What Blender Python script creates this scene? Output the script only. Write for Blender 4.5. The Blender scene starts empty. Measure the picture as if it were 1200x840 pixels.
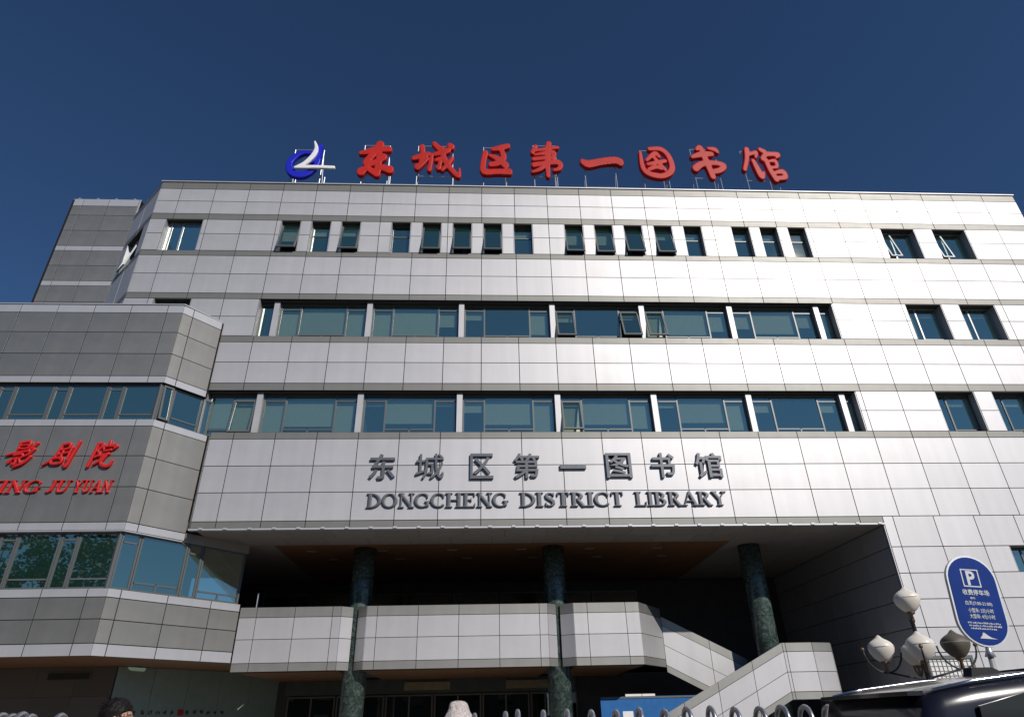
import bpy, math, random
from mathutils import Vector, Matrix
import numpy as np
random.seed(11)
R = math.radians
scene = bpy.context.scene
COL = scene.collection

# ------------------------------------------------------------------ camera
F_PX, PITCH, YAW, ROLL = 760.2, R(29.197), R(3.1996), R(1.3462)
CAM = Vector((12.567, -20.918, 1.6))
def cam_dir(u, v):
    c, s = math.cos(ROLL), math.sin(ROLL)
    u, v = c*u + s*v, -s*u + c*v
    y1 = math.cos(PITCH) - v*math.sin(PITCH); h = math.sin(PITCH) + v*math.cos(PITCH)
    c, s = math.cos(YAW), math.sin(YAW)
    return Vector((c*u + s*y1, -s*u + c*y1, h))
fw = cam_dir(0, 0); rt = cam_dir(1, 0) - fw; up = cam_dir(0, 1) - fw
cd = bpy.data.cameras.new('camera'); cd.sensor_width = 36; cd.lens = 36*F_PX/1200
cd.clip_start = .1; cd.clip_end = 3000
cam = bpy.data.objects.new('camera', cd); COL.objects.link(cam)
m = Matrix((rt, up, -fw)).transposed().to_4x4(); m.translation = CAM
cam.matrix_world = m
scene.camera = cam

# ------------------------------------------------------------------ sky, sun, exposure
SUN_AZ, SUN_EL = R(31), R(33)          # azimuth to the right of the facade's outward normal
sun_dir = Vector((math.sin(SUN_AZ)*math.cos(SUN_EL), -math.cos(SUN_AZ)*math.cos(SUN_EL), math.sin(SUN_EL)))
w = bpy.data.worlds.new('World'); scene.world = w; w.use_nodes = True
nt = w.node_tree; nt.nodes.clear()
sky = nt.nodes.new('ShaderNodeTexSky'); sky.sky_type = 'NISHITA'; sky.sun_disc = False
sky.sun_elevation = SUN_EL; sky.sun_rotation = math.pi - SUN_AZ
sky.altitude = 0; sky.air_density = 1.0; sky.dust_density = 0; sky.ozone_density = 10.0
bg = nt.nodes.new('ShaderNodeBackground'); bg.inputs[1].default_value = .056
out = nt.nodes.new('ShaderNodeOutputWorld')
nt.links.new(sky.outputs[0], bg.inputs[0]); nt.links.new(bg.outputs[0], out.inputs[0])
sd = bpy.data.lights.new('sun', 'SUN'); sd.energy = 3.8; sd.angle = R(.53); sd.color = (1, .95, .88)
so = bpy.data.objects.new('sun', sd); COL.objects.link(so); so.location = (30, -30, 40)
so.rotation_euler = (-sun_dir).to_track_quat('-Z', 'Y').to_euler()
vs = scene.view_settings
vs.view_transform = 'Standard'; vs.look = 'None'; vs.gamma = 1; vs.exposure = 0; vs.use_curve_mapping = False
scene.cycles.max_bounces = 8; scene.cycles.transparent_max_bounces = 12
scene.cycles.caustics_reflective = False; scene.cycles.caustics_refractive = False

# ------------------------------------------------------------------ materials
MATS = {}
def mat(name, col, rough=.6, metal=0., var=.0, noise=None, bump=None, spec=.5, coat=0., streak=0.):
    if name in MATS: return MATS[name]
    mt = bpy.data.materials.new(name); mt.use_nodes = True
    n = mt.node_tree.nodes; l = mt.node_tree.links; p = n['Principled BSDF']
    p.inputs['Roughness'].default_value = rough; p.inputs['Metallic'].default_value = metal
    p.inputs['Specular IOR Level'].default_value = spec; p.inputs['Coat Weight'].default_value = coat
    c4 = (*col, 1); p.inputs['Base Color'].default_value = c4
    tc = None
    cur = None
    if noise:
        scale, amount = noise[0], noise[1]
        tc = n.new('ShaderNodeTexCoord'); nz = n.new('ShaderNodeTexNoise'); nz.inputs['Scale'].default_value = scale
        nz.inputs['Detail'].default_value = 6; nz.inputs['Roughness'].default_value = .6
        l.new(tc.outputs['Object'], nz.inputs['Vector'])
        mr = n.new('ShaderNodeMapRange'); mr.inputs[1].default_value = .25; mr.inputs[2].default_value = .75
        mr.inputs[3].default_value = 1-amount; mr.inputs[4].default_value = 1+amount
        l.new(nz.outputs[0], mr.inputs[0]); cur = mr.outputs[0]
    if streak:
        ge = n.new('ShaderNodeNewGeometry'); mp = n.new('ShaderNodeMapping'); mp.inputs['Scale'].default_value = (3.1, 3.1, .22)
        nz2 = n.new('ShaderNodeTexNoise'); nz2.inputs['Scale'].default_value = 1.0; nz2.inputs['Detail'].default_value = 5
        l.new(ge.outputs['Position'], mp.inputs[0]); l.new(mp.outputs[0], nz2.inputs['Vector'])
        m2 = n.new('ShaderNodeMapRange'); m2.inputs[1].default_value = .35; m2.inputs[2].default_value = .7
        m2.inputs[3].default_value = 1; m2.inputs[4].default_value = 1-streak
        l.new(nz2.outputs[0], m2.inputs[0])
        if cur is None: cur = m2.outputs[0]
        else:
            mm = n.new('ShaderNodeMath'); mm.operation = 'MULTIPLY'; l.new(cur, mm.inputs[0]); l.new(m2.outputs[0], mm.inputs[1]); cur = mm.outputs[0]
    if var:
        oi = n.new('ShaderNodeObjectInfo'); mr = n.new('ShaderNodeMapRange')
        mr.inputs[3].default_value = 1-var; mr.inputs[4].default_value = 1+var
        l.new(oi.outputs['Random'], mr.inputs[0])
        if cur is None: cur = mr.outputs[0]
        else:
            mm = n.new('ShaderNodeMath'); mm.operation = 'MULTIPLY'; l.new(cur, mm.inputs[0]); l.new(mr.outputs[0], mm.inputs[1]); cur = mm.outputs[0]
    if cur is not None:
        vm = n.new('ShaderNodeVectorMath'); vm.operation = 'SCALE'; vm.inputs[0].default_value = col
        l.new(cur, vm.inputs['Scale']); l.new(vm.outputs[0], p.inputs['Base Color'])
        if noise and len(noise) > 2:
            m3 = n.new('ShaderNodeMapRange'); m3.inputs[1].default_value = .3; m3.inputs[2].default_value = .7
            m3.inputs[3].default_value = rough-noise[2]; m3.inputs[4].default_value = rough+noise[2]
            l.new(nz.outputs[0], m3.inputs[0]); l.new(m3.outputs[0], p.inputs['Roughness'])
    if bump:
        if tc is None: tc = n.new('ShaderNodeTexCoord')
        nb = n.new('ShaderNodeTexNoise'); nb.inputs['Scale'].default_value = bump[0]; nb.inputs['Detail'].default_value = 4
        l.new(tc.outputs['Object'], nb.inputs['Vector'])
        b = n.new('ShaderNodeBump'); b.inputs['Strength'].default_value = bump[1]; b.inputs['Distance'].default_value = bump[2] if len(bump) > 2 else .01
        l.new(nb.outputs[0], b.inputs['Height']); l.new(b.outputs[0], p.inputs['Normal'])
    MATS[name] = mt
    return mt

ALU   = mat('silver_panel', (.505, .495, .505), .53, .50, .035, (.9, .04, .03), bump=(.7, .14, .02), streak=.06)
GREY  = mat('grey_panel', (.335, .325, .30), .52, .85, .03, (1.1, .05, .03), bump=(.7, .12, .02), streak=.08)
GREY2 = mat('warm_grey_panel', (.31, .305, .285), .52, .7, .025, (1.1, .05, .03), bump=(.7, .12, .02), streak=.10)
LIGHT = mat('light_trim', (.50, .50, .52), .53, .5, .03, (1., .04), streak=.06)
STRIP = mat('grey_strip', (.225, .22, .205), .53, .5, .03, (1.1, .05, .03), streak=.06)
JOINT = mat('joint_backing', (.022, .021, .02), .95, spec=.05)
FRAME = mat('window_frame', (.13, .14, .14), .45, .3)
FRAMEL= mat('pale_window_frame', (.42, .44, .45), .4, .4)
SHADEHD= mat('painted_head_shade', (.045, .043, .04), .7)  # near-black colour paints in the shade on the window head undersides
BLIND = mat('blind_cloth', (.66, .68, .54), .8, 0, .08, (30, .04))
ROOM  = mat('room_wall', (.12, .12, .12), .9)
SOFG  = mat('soffit_grey', (.34, .31, .28), .7, .1, .06, (3, .08))
SOFO  = mat('soffit_brown', (.23, .11, .05), .6, 0, .07, (4, .12))
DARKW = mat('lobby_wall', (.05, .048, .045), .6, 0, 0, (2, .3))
STEEL = mat('galvanised_steel', (.62, .63, .65), .4, .7, 0, (8, .08))
GSTEEL= mat('brushed_gate_steel', (.42, .42, .44), .35, .85, 0, (20, .1))
RED   = mat('red_sign', (.50, .020, .014), .5, 0, .04, (3, .14), spec=.2, streak=.10)
RED2  = mat('red_letters', (.52, .018, .018), .4, 0, 0, (8, .1), spec=.4)
BLUE  = mat('blue_logo', (.012, .016, .48), .4, spec=.4)
WHITE = mat('white_paint', (.80, .79, .78), .45, 0, 0, (8, .05))
LETTER= mat('dark_letter', (.12, .125, .14), .5, .4, 0, (10, .15))
SBLUE = mat('sign_blue', (.004, .034, .22), .6, 0, 0, (5, .12), spec=.15)
HBLUE = mat('hoarding_blue', (.025, .13, .36), .6, 0, 0, (4, .15), spec=.2)
SGREY = mat('sign_print', (.62, .64, .66), .5)
GRANITE = mat('pale_granite', (.52, .46, .44), .85, 0, 0, (38, .4), bump=(26, .9, .03))
BROWNG= mat('brown_granite', (.15, .12, .095), .35, 0, .10, (60, .35), spec=.5)
GREENW= mat('green_glass_wall', (.27, .33, .28), .25, 0, .03, (3, .08))
GLOBE = mat('lamp_globe', (.74, .69, .61), .4, 0, 0, (4, .10))
GLOBED= mat('dirty_lamp_globe', (.10, .085, .066), .6, 0, 0, (9, .15))
IRON  = mat('wrought_iron', (.035, .034, .036), .5, .5)
COPPER= mat('copper_collar', (.17, .105, .07), .5, .6)
CARP  = mat('black_car_paint', (.010, .009, .015), .22, .1, coat=.4)
CARG  = mat('car_glass', (.015, .018, .022), .05, 0, spec=.7)
CHROME= mat('chrome', (.75, .75, .77), .15, 1)
RUBBER= mat('rubber', (.02, .02, .02), .8)
SKIN  = mat('skin', (.55, .32, .22), .55)
HAIR  = mat('hair', (.010, .008, .008), .6, 0, 0, (80, .4), spec=.2)
SHIRT = mat('blue_shirt', (.05, .10, .22), .85, 0, 0, (40, .1))
TROUS = mat('dark_trousers', (.03, .03, .035), .9)
ASPH  = mat('asphalt', (.05, .05, .052), .9, 0, 0, (8, .25), bump=(90, .4, .01))
PAVE  = mat('forecourt_paving', (.24, .23, .22), .85, 0, .06, (5, .1))
LAWNK = mat('kerb_stone', (.35, .34, .33), .85, 0, .05, (6, .1))
BARK  = mat('bark', (.07, .05, .035), .9, 0, 0, (12, .3))
LEAF  = mat('leaf', (.075, .085, .022), .7, 0, .0, (1.2, .5))
LEAF2 = mat('shrub_leaf', (.07, .085, .03), .7, 0, .0, (3, .5))
FLOWER= mat('pale_flower', (.6, .52, .52), .8)

def make_glass(name, tint, refl, base):
    mt = bpy.data.materials.new(name); mt.use_nodes = True
    n = mt.node_tree.nodes; l = mt.node_tree.links; n.clear()
    o = n.new('ShaderNodeOutputMaterial'); g = n.new('ShaderNodeBsdfGlossy'); g.inputs['Roughness'].default_value = .015
    g.inputs['Color'].default_value = (*refl, 1)
    t = n.new('ShaderNodeBsdfTransparent'); t.inputs[0].default_value = (*tint, 1)
    d = n.new('ShaderNodeBsdfDiffuse'); d.inputs[0].default_value = (*base, 1)
    lw = n.new('ShaderNodeFresnel'); lw.inputs[0].default_value = 1.9
    mx = n.new('ShaderNodeMixShader'); m0 = n.new('ShaderNodeMixShader'); m0.inputs[0].default_value = .2
    l.new(t.outputs[0], m0.inputs[1]); l.new(d.outputs[0], m0.inputs[2])
    mr = n.new('ShaderNodeMapRange'); mr.inputs[3].default_value = .36; mr.inputs[4].default_value = 1.0
    l.new(lw.outputs[0], mr.inputs[0]); l.new(mr.outputs[0], mx.inputs[0])
    l.new(m0.outputs[0], mx.inputs[1]); l.new(g.outputs[0], mx.inputs[2])
    tc = n.new('ShaderNodeTexCoord'); nb = n.new('ShaderNodeTexNoise'); nb.inputs['Scale'].default_value = 1.3
    b = n.new('ShaderNodeBump'); b.inputs['Strength'].default_value = .035; b.inputs['Distance'].default_value = .02
    l.new(tc.outputs['Object'], nb.inputs['Vector']); l.new(nb.outputs[0], b.inputs['Height']); l.new(b.outputs[0], g.inputs['Normal'])
    ge = n.new('ShaderNodeNewGeometry'); tb = n.new('ShaderNodeBsdfTransparent'); mb = n.new('ShaderNodeMixShader')
    l.new(ge.outputs['Backfacing'], mb.inputs[0]); l.new(mx.outputs[0], mb.inputs[1]); l.new(tb.outputs[0], mb.inputs[2])
    l.new(mb.outputs[0], o.inputs[0]); MATS[name] = mt
    return mt
GLASS = make_glass('tinted_glass', (.68, .78, .74), (.95, 1.0, .85), (.06, .19, .15))
GLASSD= make_glass('lobby_glass', (.30, .36, .33), (.35, .4, .38), (.015, .02, .018))

def marble():
    mt = bpy.data.materials.new('green_marble'); mt.use_nodes = True
    n = mt.node_tree.nodes; l = mt.node_tree.links; p = n['Principled BSDF']
    tc = n.new('ShaderNodeTexCoord'); nz = n.new('ShaderNodeTexNoise'); nz.inputs['Scale'].default_value = 5
    nz.inputs['Detail'].default_value = 10; nz.inputs['Roughness'].default_value = .75; nz.inputs['Distortion'].default_value = 1.6
    l.new(tc.outputs['Object'], nz.inputs['Vector'])
    cr = n.new('ShaderNodeValToRGB'); e = cr.color_ramp.elements
    e[0].position = .36; e[0].color = (.012, .024, .021, 1); e[1].position = .66; e[1].color = (.15, .185, .165, 1)
    x = e.new(.5); x.color = (.045, .072, .063, 1)
    l.new(nz.outputs[0], cr.inputs[0]); l.new(cr.outputs[0], p.inputs['Base Color']); p.inputs['Roughness'].default_value = .22
    return mt
MARBLE = marble()

# ------------------------------------------------------------------ geometry helpers
class MB:
    def __init__(self): self.v = []; self.f = []
    def poly(self, pts):
        i = len(self.v); self.v += [tuple(p) for p in pts]; self.f.append(tuple(range(i, i+len(pts))))
    def box(self, x0, x1, y0, y1, z0, z1):
        i = len(self.v)
        self.v += [(x, y, z) for z in (z0, z1) for x, y in ((x0, y0), (x1, y0), (x1, y1), (x0, y1))]
        for a in ((0, 3, 2, 1), (4, 5, 6, 7), (0, 1, 5, 4), (1, 2, 6, 5), (2, 3, 7, 6), (3, 0, 4, 7)):
            self.f.append(tuple(i+k for k in a))
        return self
    def cbox(self, x0, x1, y0, y1, z0, z1, c):
        # box with a chamfered front (-y) rim
        i = len(self.v)
        self.v += [(x0, y1, z0), (x1, y1, z0), (x1, y1, z1), (x0, y1, z1),
                   (x0, y0+c, z0), (x1, y0+c, z0), (x1, y0+c, z1), (x0, y0+c, z1),
                   (x0+c, y0, z0+c), (x1-c, y0, z0+c), (x1-c, y0, z1-c), (x0+c, y0, z1-c)]
        for a in ((0, 3, 2, 1)[::1], (0, 1, 5, 4), (1, 2, 6, 5), (2, 3, 7, 6), (3, 0, 4, 7), (4, 5, 9, 8), (5, 6, 10, 9), (6, 7, 11, 10), (7, 4, 8, 11), (8, 9, 10, 11)):
            self.f.append(tuple(i+k for k in a))
        return self
    def prism(self, pts, z0, z1):           # plan polygon, counter-clockwise
        i = len(self.v); n = len(pts)
        self.v += [(x, y, z0) for x, y in pts] + [(x, y, z1) for x, y in pts]
        self.f.append(tuple(i+k for k in range(n))[::-1]); self.f.append(tuple(i+n+k for k in range(n)))
        for k in range(n): self.f.append((i+k, i+(k+1) % n, i+n+(k+1) % n, i+n+k))
        return self
    def slab(self, pts, y0, y1):            # elevation polygon (u,z), counter-clockwise seen from -y, extruded in y
        i = len(self.v); n = len(pts)
        self.v += [(x, y0, z) for x, z in pts] + [(x, y1, z) for x, z in pts]
        self.f.append(tuple(i+k for k in range(n))); self.f.append(tuple(i+n+k for k in range(n))[::-1])
        for k in range(n): self.f.append((i+(k+1) % n, i+k, i+n+k, i+n+(k+1) % n))
        return self
    def tube(self, pts, rad, seg=8, cap=True):
        pts = [Vector(p) for p in pts]; n = len(pts)
        rads = rad if isinstance(rad, (list, tuple)) else [rad]*n
        rings = []; ref = None
        for k, p in enumerate(pts):
            t = (pts[min(k+1, n-1)] - pts[max(k-1, 0)]).normalized()
            if ref is None: ref = Vector((0, 0, 1)) if abs(t.z) < .9 else Vector((1, 0, 0))
            a = t.cross(ref).normalized(); b = t.cross(a).normalized(); ref = a.cross(t) if False else ref
            i = len(self.v); rings.append(i)
            for s in range(seg):
                q = 2*math.pi*s/seg
                self.v.append(tuple(p + a*math.cos(q)*rads[k] + b*math.sin(q)*rads[k]))
        for k in range(n-1):
            for s in range(seg):
                s2 = (s+1) % seg
                self.f.append((rings[k]+s, rings[k+1]+s, rings[k+1]+s2, rings[k]+s2))
        if cap:
            self.f.append(tuple(rings[0]+s for s in range(seg))); self.f.append(tuple(rings[-1]+s for s in range(seg))[::-1])
        return self
    def lathe(self, prof, seg=24, cx=0, cy=0, fn=None):
        i0 = len(self.v); n = len(prof)
        for r, z in prof:
            for s in range(seg):
                q = 2*math.pi*s/seg; rr = r*(fn(q, z) if fn else 1)
                self.v.append((cx+rr*math.cos(q), cy+rr*math.sin(q), z))
        for k in range(n-1):
            for s in range(seg):
                s2 = (s+1) % seg
                self.f.append((i0+k*seg+s, i0+k*seg+s2, i0+(k+1)*seg+s2, i0+(k+1)*seg+s))
        self.f.append(tuple(i0+s for s in range(seg))[::-1]); self.f.append(tuple(i0+(n-1)*seg+s for s in range(seg)))
        return self
    def mesh(self, name, material, smooth=False):
        me = bpy.data.meshes.new(name); me.from_pydata(self.v, [], self.f); me.update()
        if material: me.materials.append(material)
        if smooth:
            me.shade_smooth()
        return me
    def build(self, name, material, parent=None, smooth=False, loc=(0, 0, 0), rz=0):
        return put(name, self.mesh(name, material, smooth), parent, loc, rz)
def put(name, me, parent=None, loc=(0, 0, 0), rz=0, rx=0, ry=0):
    o = bpy.data.objects.new(name, me); COL.objects.link(o)
    o.location = loc; o.rotation_euler = (rx, ry, rz)
    if parent is not None: o.parent = parent
    return o
def tag(o, label=None, cat=None, group=None, kind=None):
    if label: o['label'] = label
    if cat: o['category'] = cat
    if group: o['group'] = group
    if kind: o['kind'] = kind
    return o
def thing(name, label, cat, loc=(0, 0, 0), rz=0, group=None):
    return tag(put(name, None, None, loc, rz), label, cat, group)
def copy_tree(o, parent=None):
    c = o.copy(); COL.objects.link(c); c.parent = parent
    for ch in list(o.children): copy_tree(ch, c)
    return c
CACHE = {}
def box_mesh(name, w_, d_, h_, material, c=0.):
    k = (name, round(w_, 3), round(d_, 3), round(h_, 3), material.name, c)
    if k not in CACHE:
        b = MB()
        if c: b.cbox(-w_/2, w_/2, 0, d_, -h_/2, h_/2, c)
        else: b.box(-w_/2, w_/2, 0, d_, -h_/2, h_/2)
        CACHE[k] = b.mesh(name, material)
    return CACHE[k]

class Face:
    """a vertical wall plane: start point, heading; u along it, d inward, z up"""
    def __init__(self, x, y, phi, parent, base=(0, 0, 0)):
        self.x, self.y, self.phi, self.parent, self.base = x, y, phi, parent, base
    def at(self, u, d, z):
        c, s = math.cos(self.phi), math.sin(self.phi)
        return (self.x + u*c - d*s - self.base[0], self.y + u*s + d*c - self.base[1], z - self.base[2])
    def piece(self, name, u0, u1, z0, z1, material, d=0., t=.04, gap=.0115, c=.0022, jit=.0018):
        w_, h_ = u1-u0-2*gap, z1-z0-2*gap
        if w_ < .03 or h_ < .03: return None
        me = box_mesh(name, w_, t, h_, material, c)
        return put(name, me, self.parent, self.at((u0+u1)/2, d, (z0+z1)/2), self.phi + random.uniform(-jit, jit), random.uniform(-jit, jit))
    def solid(self, name, boxes, material, parent=None):
        b = MB()
        for (u0, u1, d0, d1, z0, z1) in boxes: b.box(u0, u1, d0, d1, z0, z1)
        return b.build(name, material, parent or self.parent, False, self.at(0, 0, 0), self.phi)
    def slab(self, name, pts, material, d0=0., d1=.04):
        return MB().slab(pts, d0, d1).build(name, material, self.parent, False, self.at(0, 0, 0), self.phi)
def splits(u0, u1, joints, tiny=.12):
    js = [u0] + [j for j in joints if u0+tiny < j < u1-tiny] + [u1]
    return list(zip(js[:-1], js[1:]))
def complement(u0, u1, holes):
    segs = []; c = u0
    for a, b in sorted(holes):
        if a > c: segs.append((c, a))
        c = max(c, b)
    if c < u1: segs.append((c, u1))
    return segs

def window(face, u0, u1, z0, z1, depth=.33, cells=None, blinds=None, open_=(), frame=FRAME, jambs=True, jmat=LIGHT, glass=GLASS, open_angle=20, fw_=.055, label=None):
    """cells: list of (a0,a1,b0,b1) fractions of the opening. Part 'window' = frame bars; sub-parts jamb, sash, pane, blind"""
    W, H = u1-u0, z1-z0
    if cells is None: cells = [(0, 1, 0, 1)]
    b = MB()
    e = .004
    b.box(-W/2+e, W/2-e, depth, depth+.07, -H/2+e, -H/2+fw_); b.box(-W/2+e, W/2-e, depth, depth+.07, H/2-fw_, H/2-e)
    b.box(-W/2+e, -W/2+fw_, depth, depth+.068, -H/2+fw_, H/2-fw_); b.box(W/2-fw_, W/2-e, depth, depth+.068, -H/2+fw_, H/2-fw_)
    vs_ = sorted({round(c[0], 4) for c in cells} | {round(c[1], 4) for c in cells})
    for (a0, a1, b0, b1) in cells:
        x0, x1, y0, y1 = -W/2+a0*W, -W/2+a1*W, -H/2+b0*H, -H/2+b1*H
        if a1 < .999: b.box(x1-fw_/2, x1+fw_/2, depth+.003, depth+.064, max(y0, -H/2+fw_), min(y1, H/2-fw_))
        if b1 < .999: b.box(max(x0, -W/2+fw_)+fw_/2, min(x1, W/2-fw_)-fw_/2, depth+.006, depth+.06, y1-fw_/2.4, y1+fw_/2.4)
    wo = b.build('window', frame, face.parent, False, face.at((u0+u1)/2, 0, (z0+z1)/2), face.phi)
    if label: wo['label'] = label
    if jambs:
        for s in (-1, 1):
            x = s*(W/2-.0)
            MB().box(min(x, x-s*.02)+.001*s, max(x, x-s*.02)+.001*s, .012, depth-.002, -H/2+.004, H/2-.004).build('jamb', jmat, wo)
        MB().box(-W/2+.022, W/2-.022, .012, depth-.002, H/2-.024, H/2-.004).build('head', SHADEHD, wo)
    for i, (a0, a1, b0, b1) in enumerate(cells):
        x0, x1, y0, y1 = -W/2+a0*W+fw_*.5, -W/2+a1*W-fw_*.5, -H/2+b0*H+fw_*.5, -H/2+b1*H-fw_*.5
        w_, h_ = x1-x0, y1-y0; cx, cz = (x0+x1)/2, (y0+y1)/2
        if i in open_:
            sb = MB(); q = .06
            sb.box(-w_/2, w_/2, -.03, .03, -q, 0); sb.box(-w_/2, w_/2, -.03, .03, -h_, -h_+q)
            sb.box(-w_/2, -w_/2+q, -.029, .029, -h_+q, -q); sb.box(w_/2-q, w_/2, -.029, .029, -h_+q, -q)
            an = R(open_angle)*random.uniform(.85, 1.1)
            s_ = put('sash', sb.mesh('sash', frame), wo, (cx, depth-.02, y1), 0, -an)
            pm = box_mesh('pane', w_-2*q, .008, h_-2*q, glass)
            p = put('pane', pm, wo, (cx, depth-.02-math.sin(an)*h_/2, y1-math.cos(an)*h_/2), 0, -an)
        else:
            put('pane', box_mesh('pane', w_, .008, h_, glass), wo, (cx, depth+.03, cz), random.uniform(-.008, .008), random.uniform(-.008, .008))
        if blinds and blinds[i] > 0:
            k = blinds[i]*h_
            put('blind', box_mesh('blind', w_+.02, .01, k, BLIND), wo, (cx, depth+.14, y1-k/2+.01))
    return wo

# ------------------------------------------------------------------ lettering (distance-field strokes -> rounded solid)
def glyph_mesh(name, strokes, w_, h_, depth, material, n=52, bevel=.05, bbox=None, curvy=0):
    """strokes: list of polylines [(x,y,r)...] in any units, y up; scaled to w_ x h_; front faces -Y, base at origin"""
    def smooth(s):
        if len(s) < 3: return s
        o = []
        for k in range(len(s)-1):
            p0, p1, p2, p3 = s[max(k-1, 0)], s[k], s[k+1], s[min(k+2, len(s)-1)]
            for q in range(4):
                t = q/4
                o.append(tuple(.5*((2*p1[i])+(-p0[i]+p2[i])*t+(2*p0[i]-5*p1[i]+4*p2[i]-p3[i])*t*t+(-p0[i]+3*p1[i]-3*p2[i]+p3[i])*t**3) for i in range(3)))
        return o+[s[-1]]
    if curvy: strokes = [[(x, y, r*curvy) for x, y, r in smooth(s)] for s in strokes]
    P = [p for s in strokes for p in s]
    if bbox is None:
        bbox = (min(p[0]-p[2] for p in P), max(p[0]+p[2] for p in P), min(p[1]-p[2] for p in P), max(p[1]+p[2] for p in P))
    x0, x1, y0, y1 = bbox; sx, sy = w_/(x1-x0), h_/(y1-y0)
    nx = n; ny = max(10, int(n*h_/w_)) if w_ < h_*3 else max(14, int(n*h_/w_))
    gx = np.linspace(x0-.03*(x1-x0), x1+.03*(x1-x0), nx); gy = np.linspace(y0-.03*(y1-y0), y1+.03*(y1-y0), ny)
    X, Y = np.meshgrid(gx, gy, indexing='ij'); D = np.full(X.shape, 1e9)
    for s in strokes:
        if len(s) == 1: s = [s[0], s[0]]
        for (ax, ay, ar), (bx, by, br) in zip(s[:-1], s[1:]):
            dx, dy = bx-ax, by-ay; L = dx*dx+dy*dy+1e-9
            t = np.clip(((X-ax)*dx+(Y-ay)*dy)/L, 0, 1)
            D = np.minimum(D, np.hypot(X-ax-t*dx, Y-ay-t*dy) - (ar+(br-ar)*t))
    bv = bevel*(y1-y0)
    verts = []; faces = []; idx = {}
    def V(key, x, y, d):
        if key in idx: return idx[key]
        k = min(1., max(0., -d/bv)); f = depth*(.84 + .16*math.sin(k*math.pi/2))
        idx[key] = len(verts); verts.append(((x-x0)*sx, -f, (y-y0)*sy)); return idx[key]
    inside = D < 0
    back = {}
    def B(i):
        if i not in back:
            v = verts[i]; back[i] = len(verts); verts.append((v[0], 0, v[2]))
        return back[i]
    for i in range(nx-1):
        for j in range(ny-1):
            cs = ((i, j), (i+1, j), (i+1, j+1), (i, j+1)); ins = [inside[c] for c in cs]
            if not any(ins): continue
            poly = []; bd = []
            for k in range(4):
                a, b = cs[k], cs[(k+1) % 4]
                if ins[k]: poly.append(V(a, gx[a[0]], gy[a[1]], D[a])); bd.append(False)
                if ins[k] != ins[(k+1) % 4]:
                    lo, hi = min(a, b), max(a, b); t = D[lo]/(D[lo]-D[hi])
                    poly.append(V((lo, hi), gx[lo[0]]+t*(gx[hi[0]]-gx[lo[0]]), gy[lo[1]]+t*(gy[hi[1]]-gy[lo[1]]), 0.)); bd.append(True)
            if len(poly) < 3: continue
            faces.append(tuple(poly))
            for k in range(len(poly)):
                k2 = (k+1) % len(poly)
                if bd[k] and bd[k2] and len(poly) < 6:
                    faces.append((poly[k2], poly[k], B(poly[k]), B(poly[k2])))
    me = bpy.data.meshes.new(name); me.from_pydata(verts, [], faces); me.update(); me.materials.append(material); me.shade_smooth()
    me.set_sharp_from_angle(angle=R(50)) if hasattr(me, 'set_sharp_from_angle') else None
    return me
def S(*pts): return [(p[0], -p[1], p[2]) for p in pts]        # image-style y down

def text_mesh(name, body, size, depth, material, bold=0., shear=0.):
    c = bpy.data.curves.new('tmp', 'FONT'); c.body = body; c.size = size; c.extrude = depth/2; c.offset = bold; c.shear = shear
    c.resolution_u = 3
    o = bpy.data.objects.new('tmp', c); COL.objects.link(o)
    me = bpy.data.meshes.new_from_object(o.evaluated_get(bpy.context.evaluated_depsgraph_get()))
    bpy.data.objects.remove(o); bpy.data.curves.remove(c)
    # stand it up: x right, z up, front toward -y
    co = np.zeros(len(me.vertices)*3); me.vertices.foreach_get('co', co); co = co.reshape(-1, 3)
    co = np.stack([co[:, 0], -co[:, 2], co[:, 1]], 1)
    ext = (co[:, 0].min(), co[:, 0].max(), co[:, 2].min(), co[:, 2].max())
    me.vertices.foreach_set('co', co.ravel()); me.update(); me.name = name
    me.materials.clear(); me.materials.append(material)
    return me, ext
def fit_mesh(me, ext, w_, h_):
    co = np.zeros(len(me.vertices)*3); me.vertices.foreach_get('co', co); co = co.reshape(-1, 3)
    co[:, 0] = (co[:, 0]-ext[0])*w_/(ext[1]-ext[0]); co[:, 2] = (co[:, 2]-ext[2])*h_/(ext[3]-ext[2])
    me.vertices.foreach_set('co', co.ravel()); me.update(); return me

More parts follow.
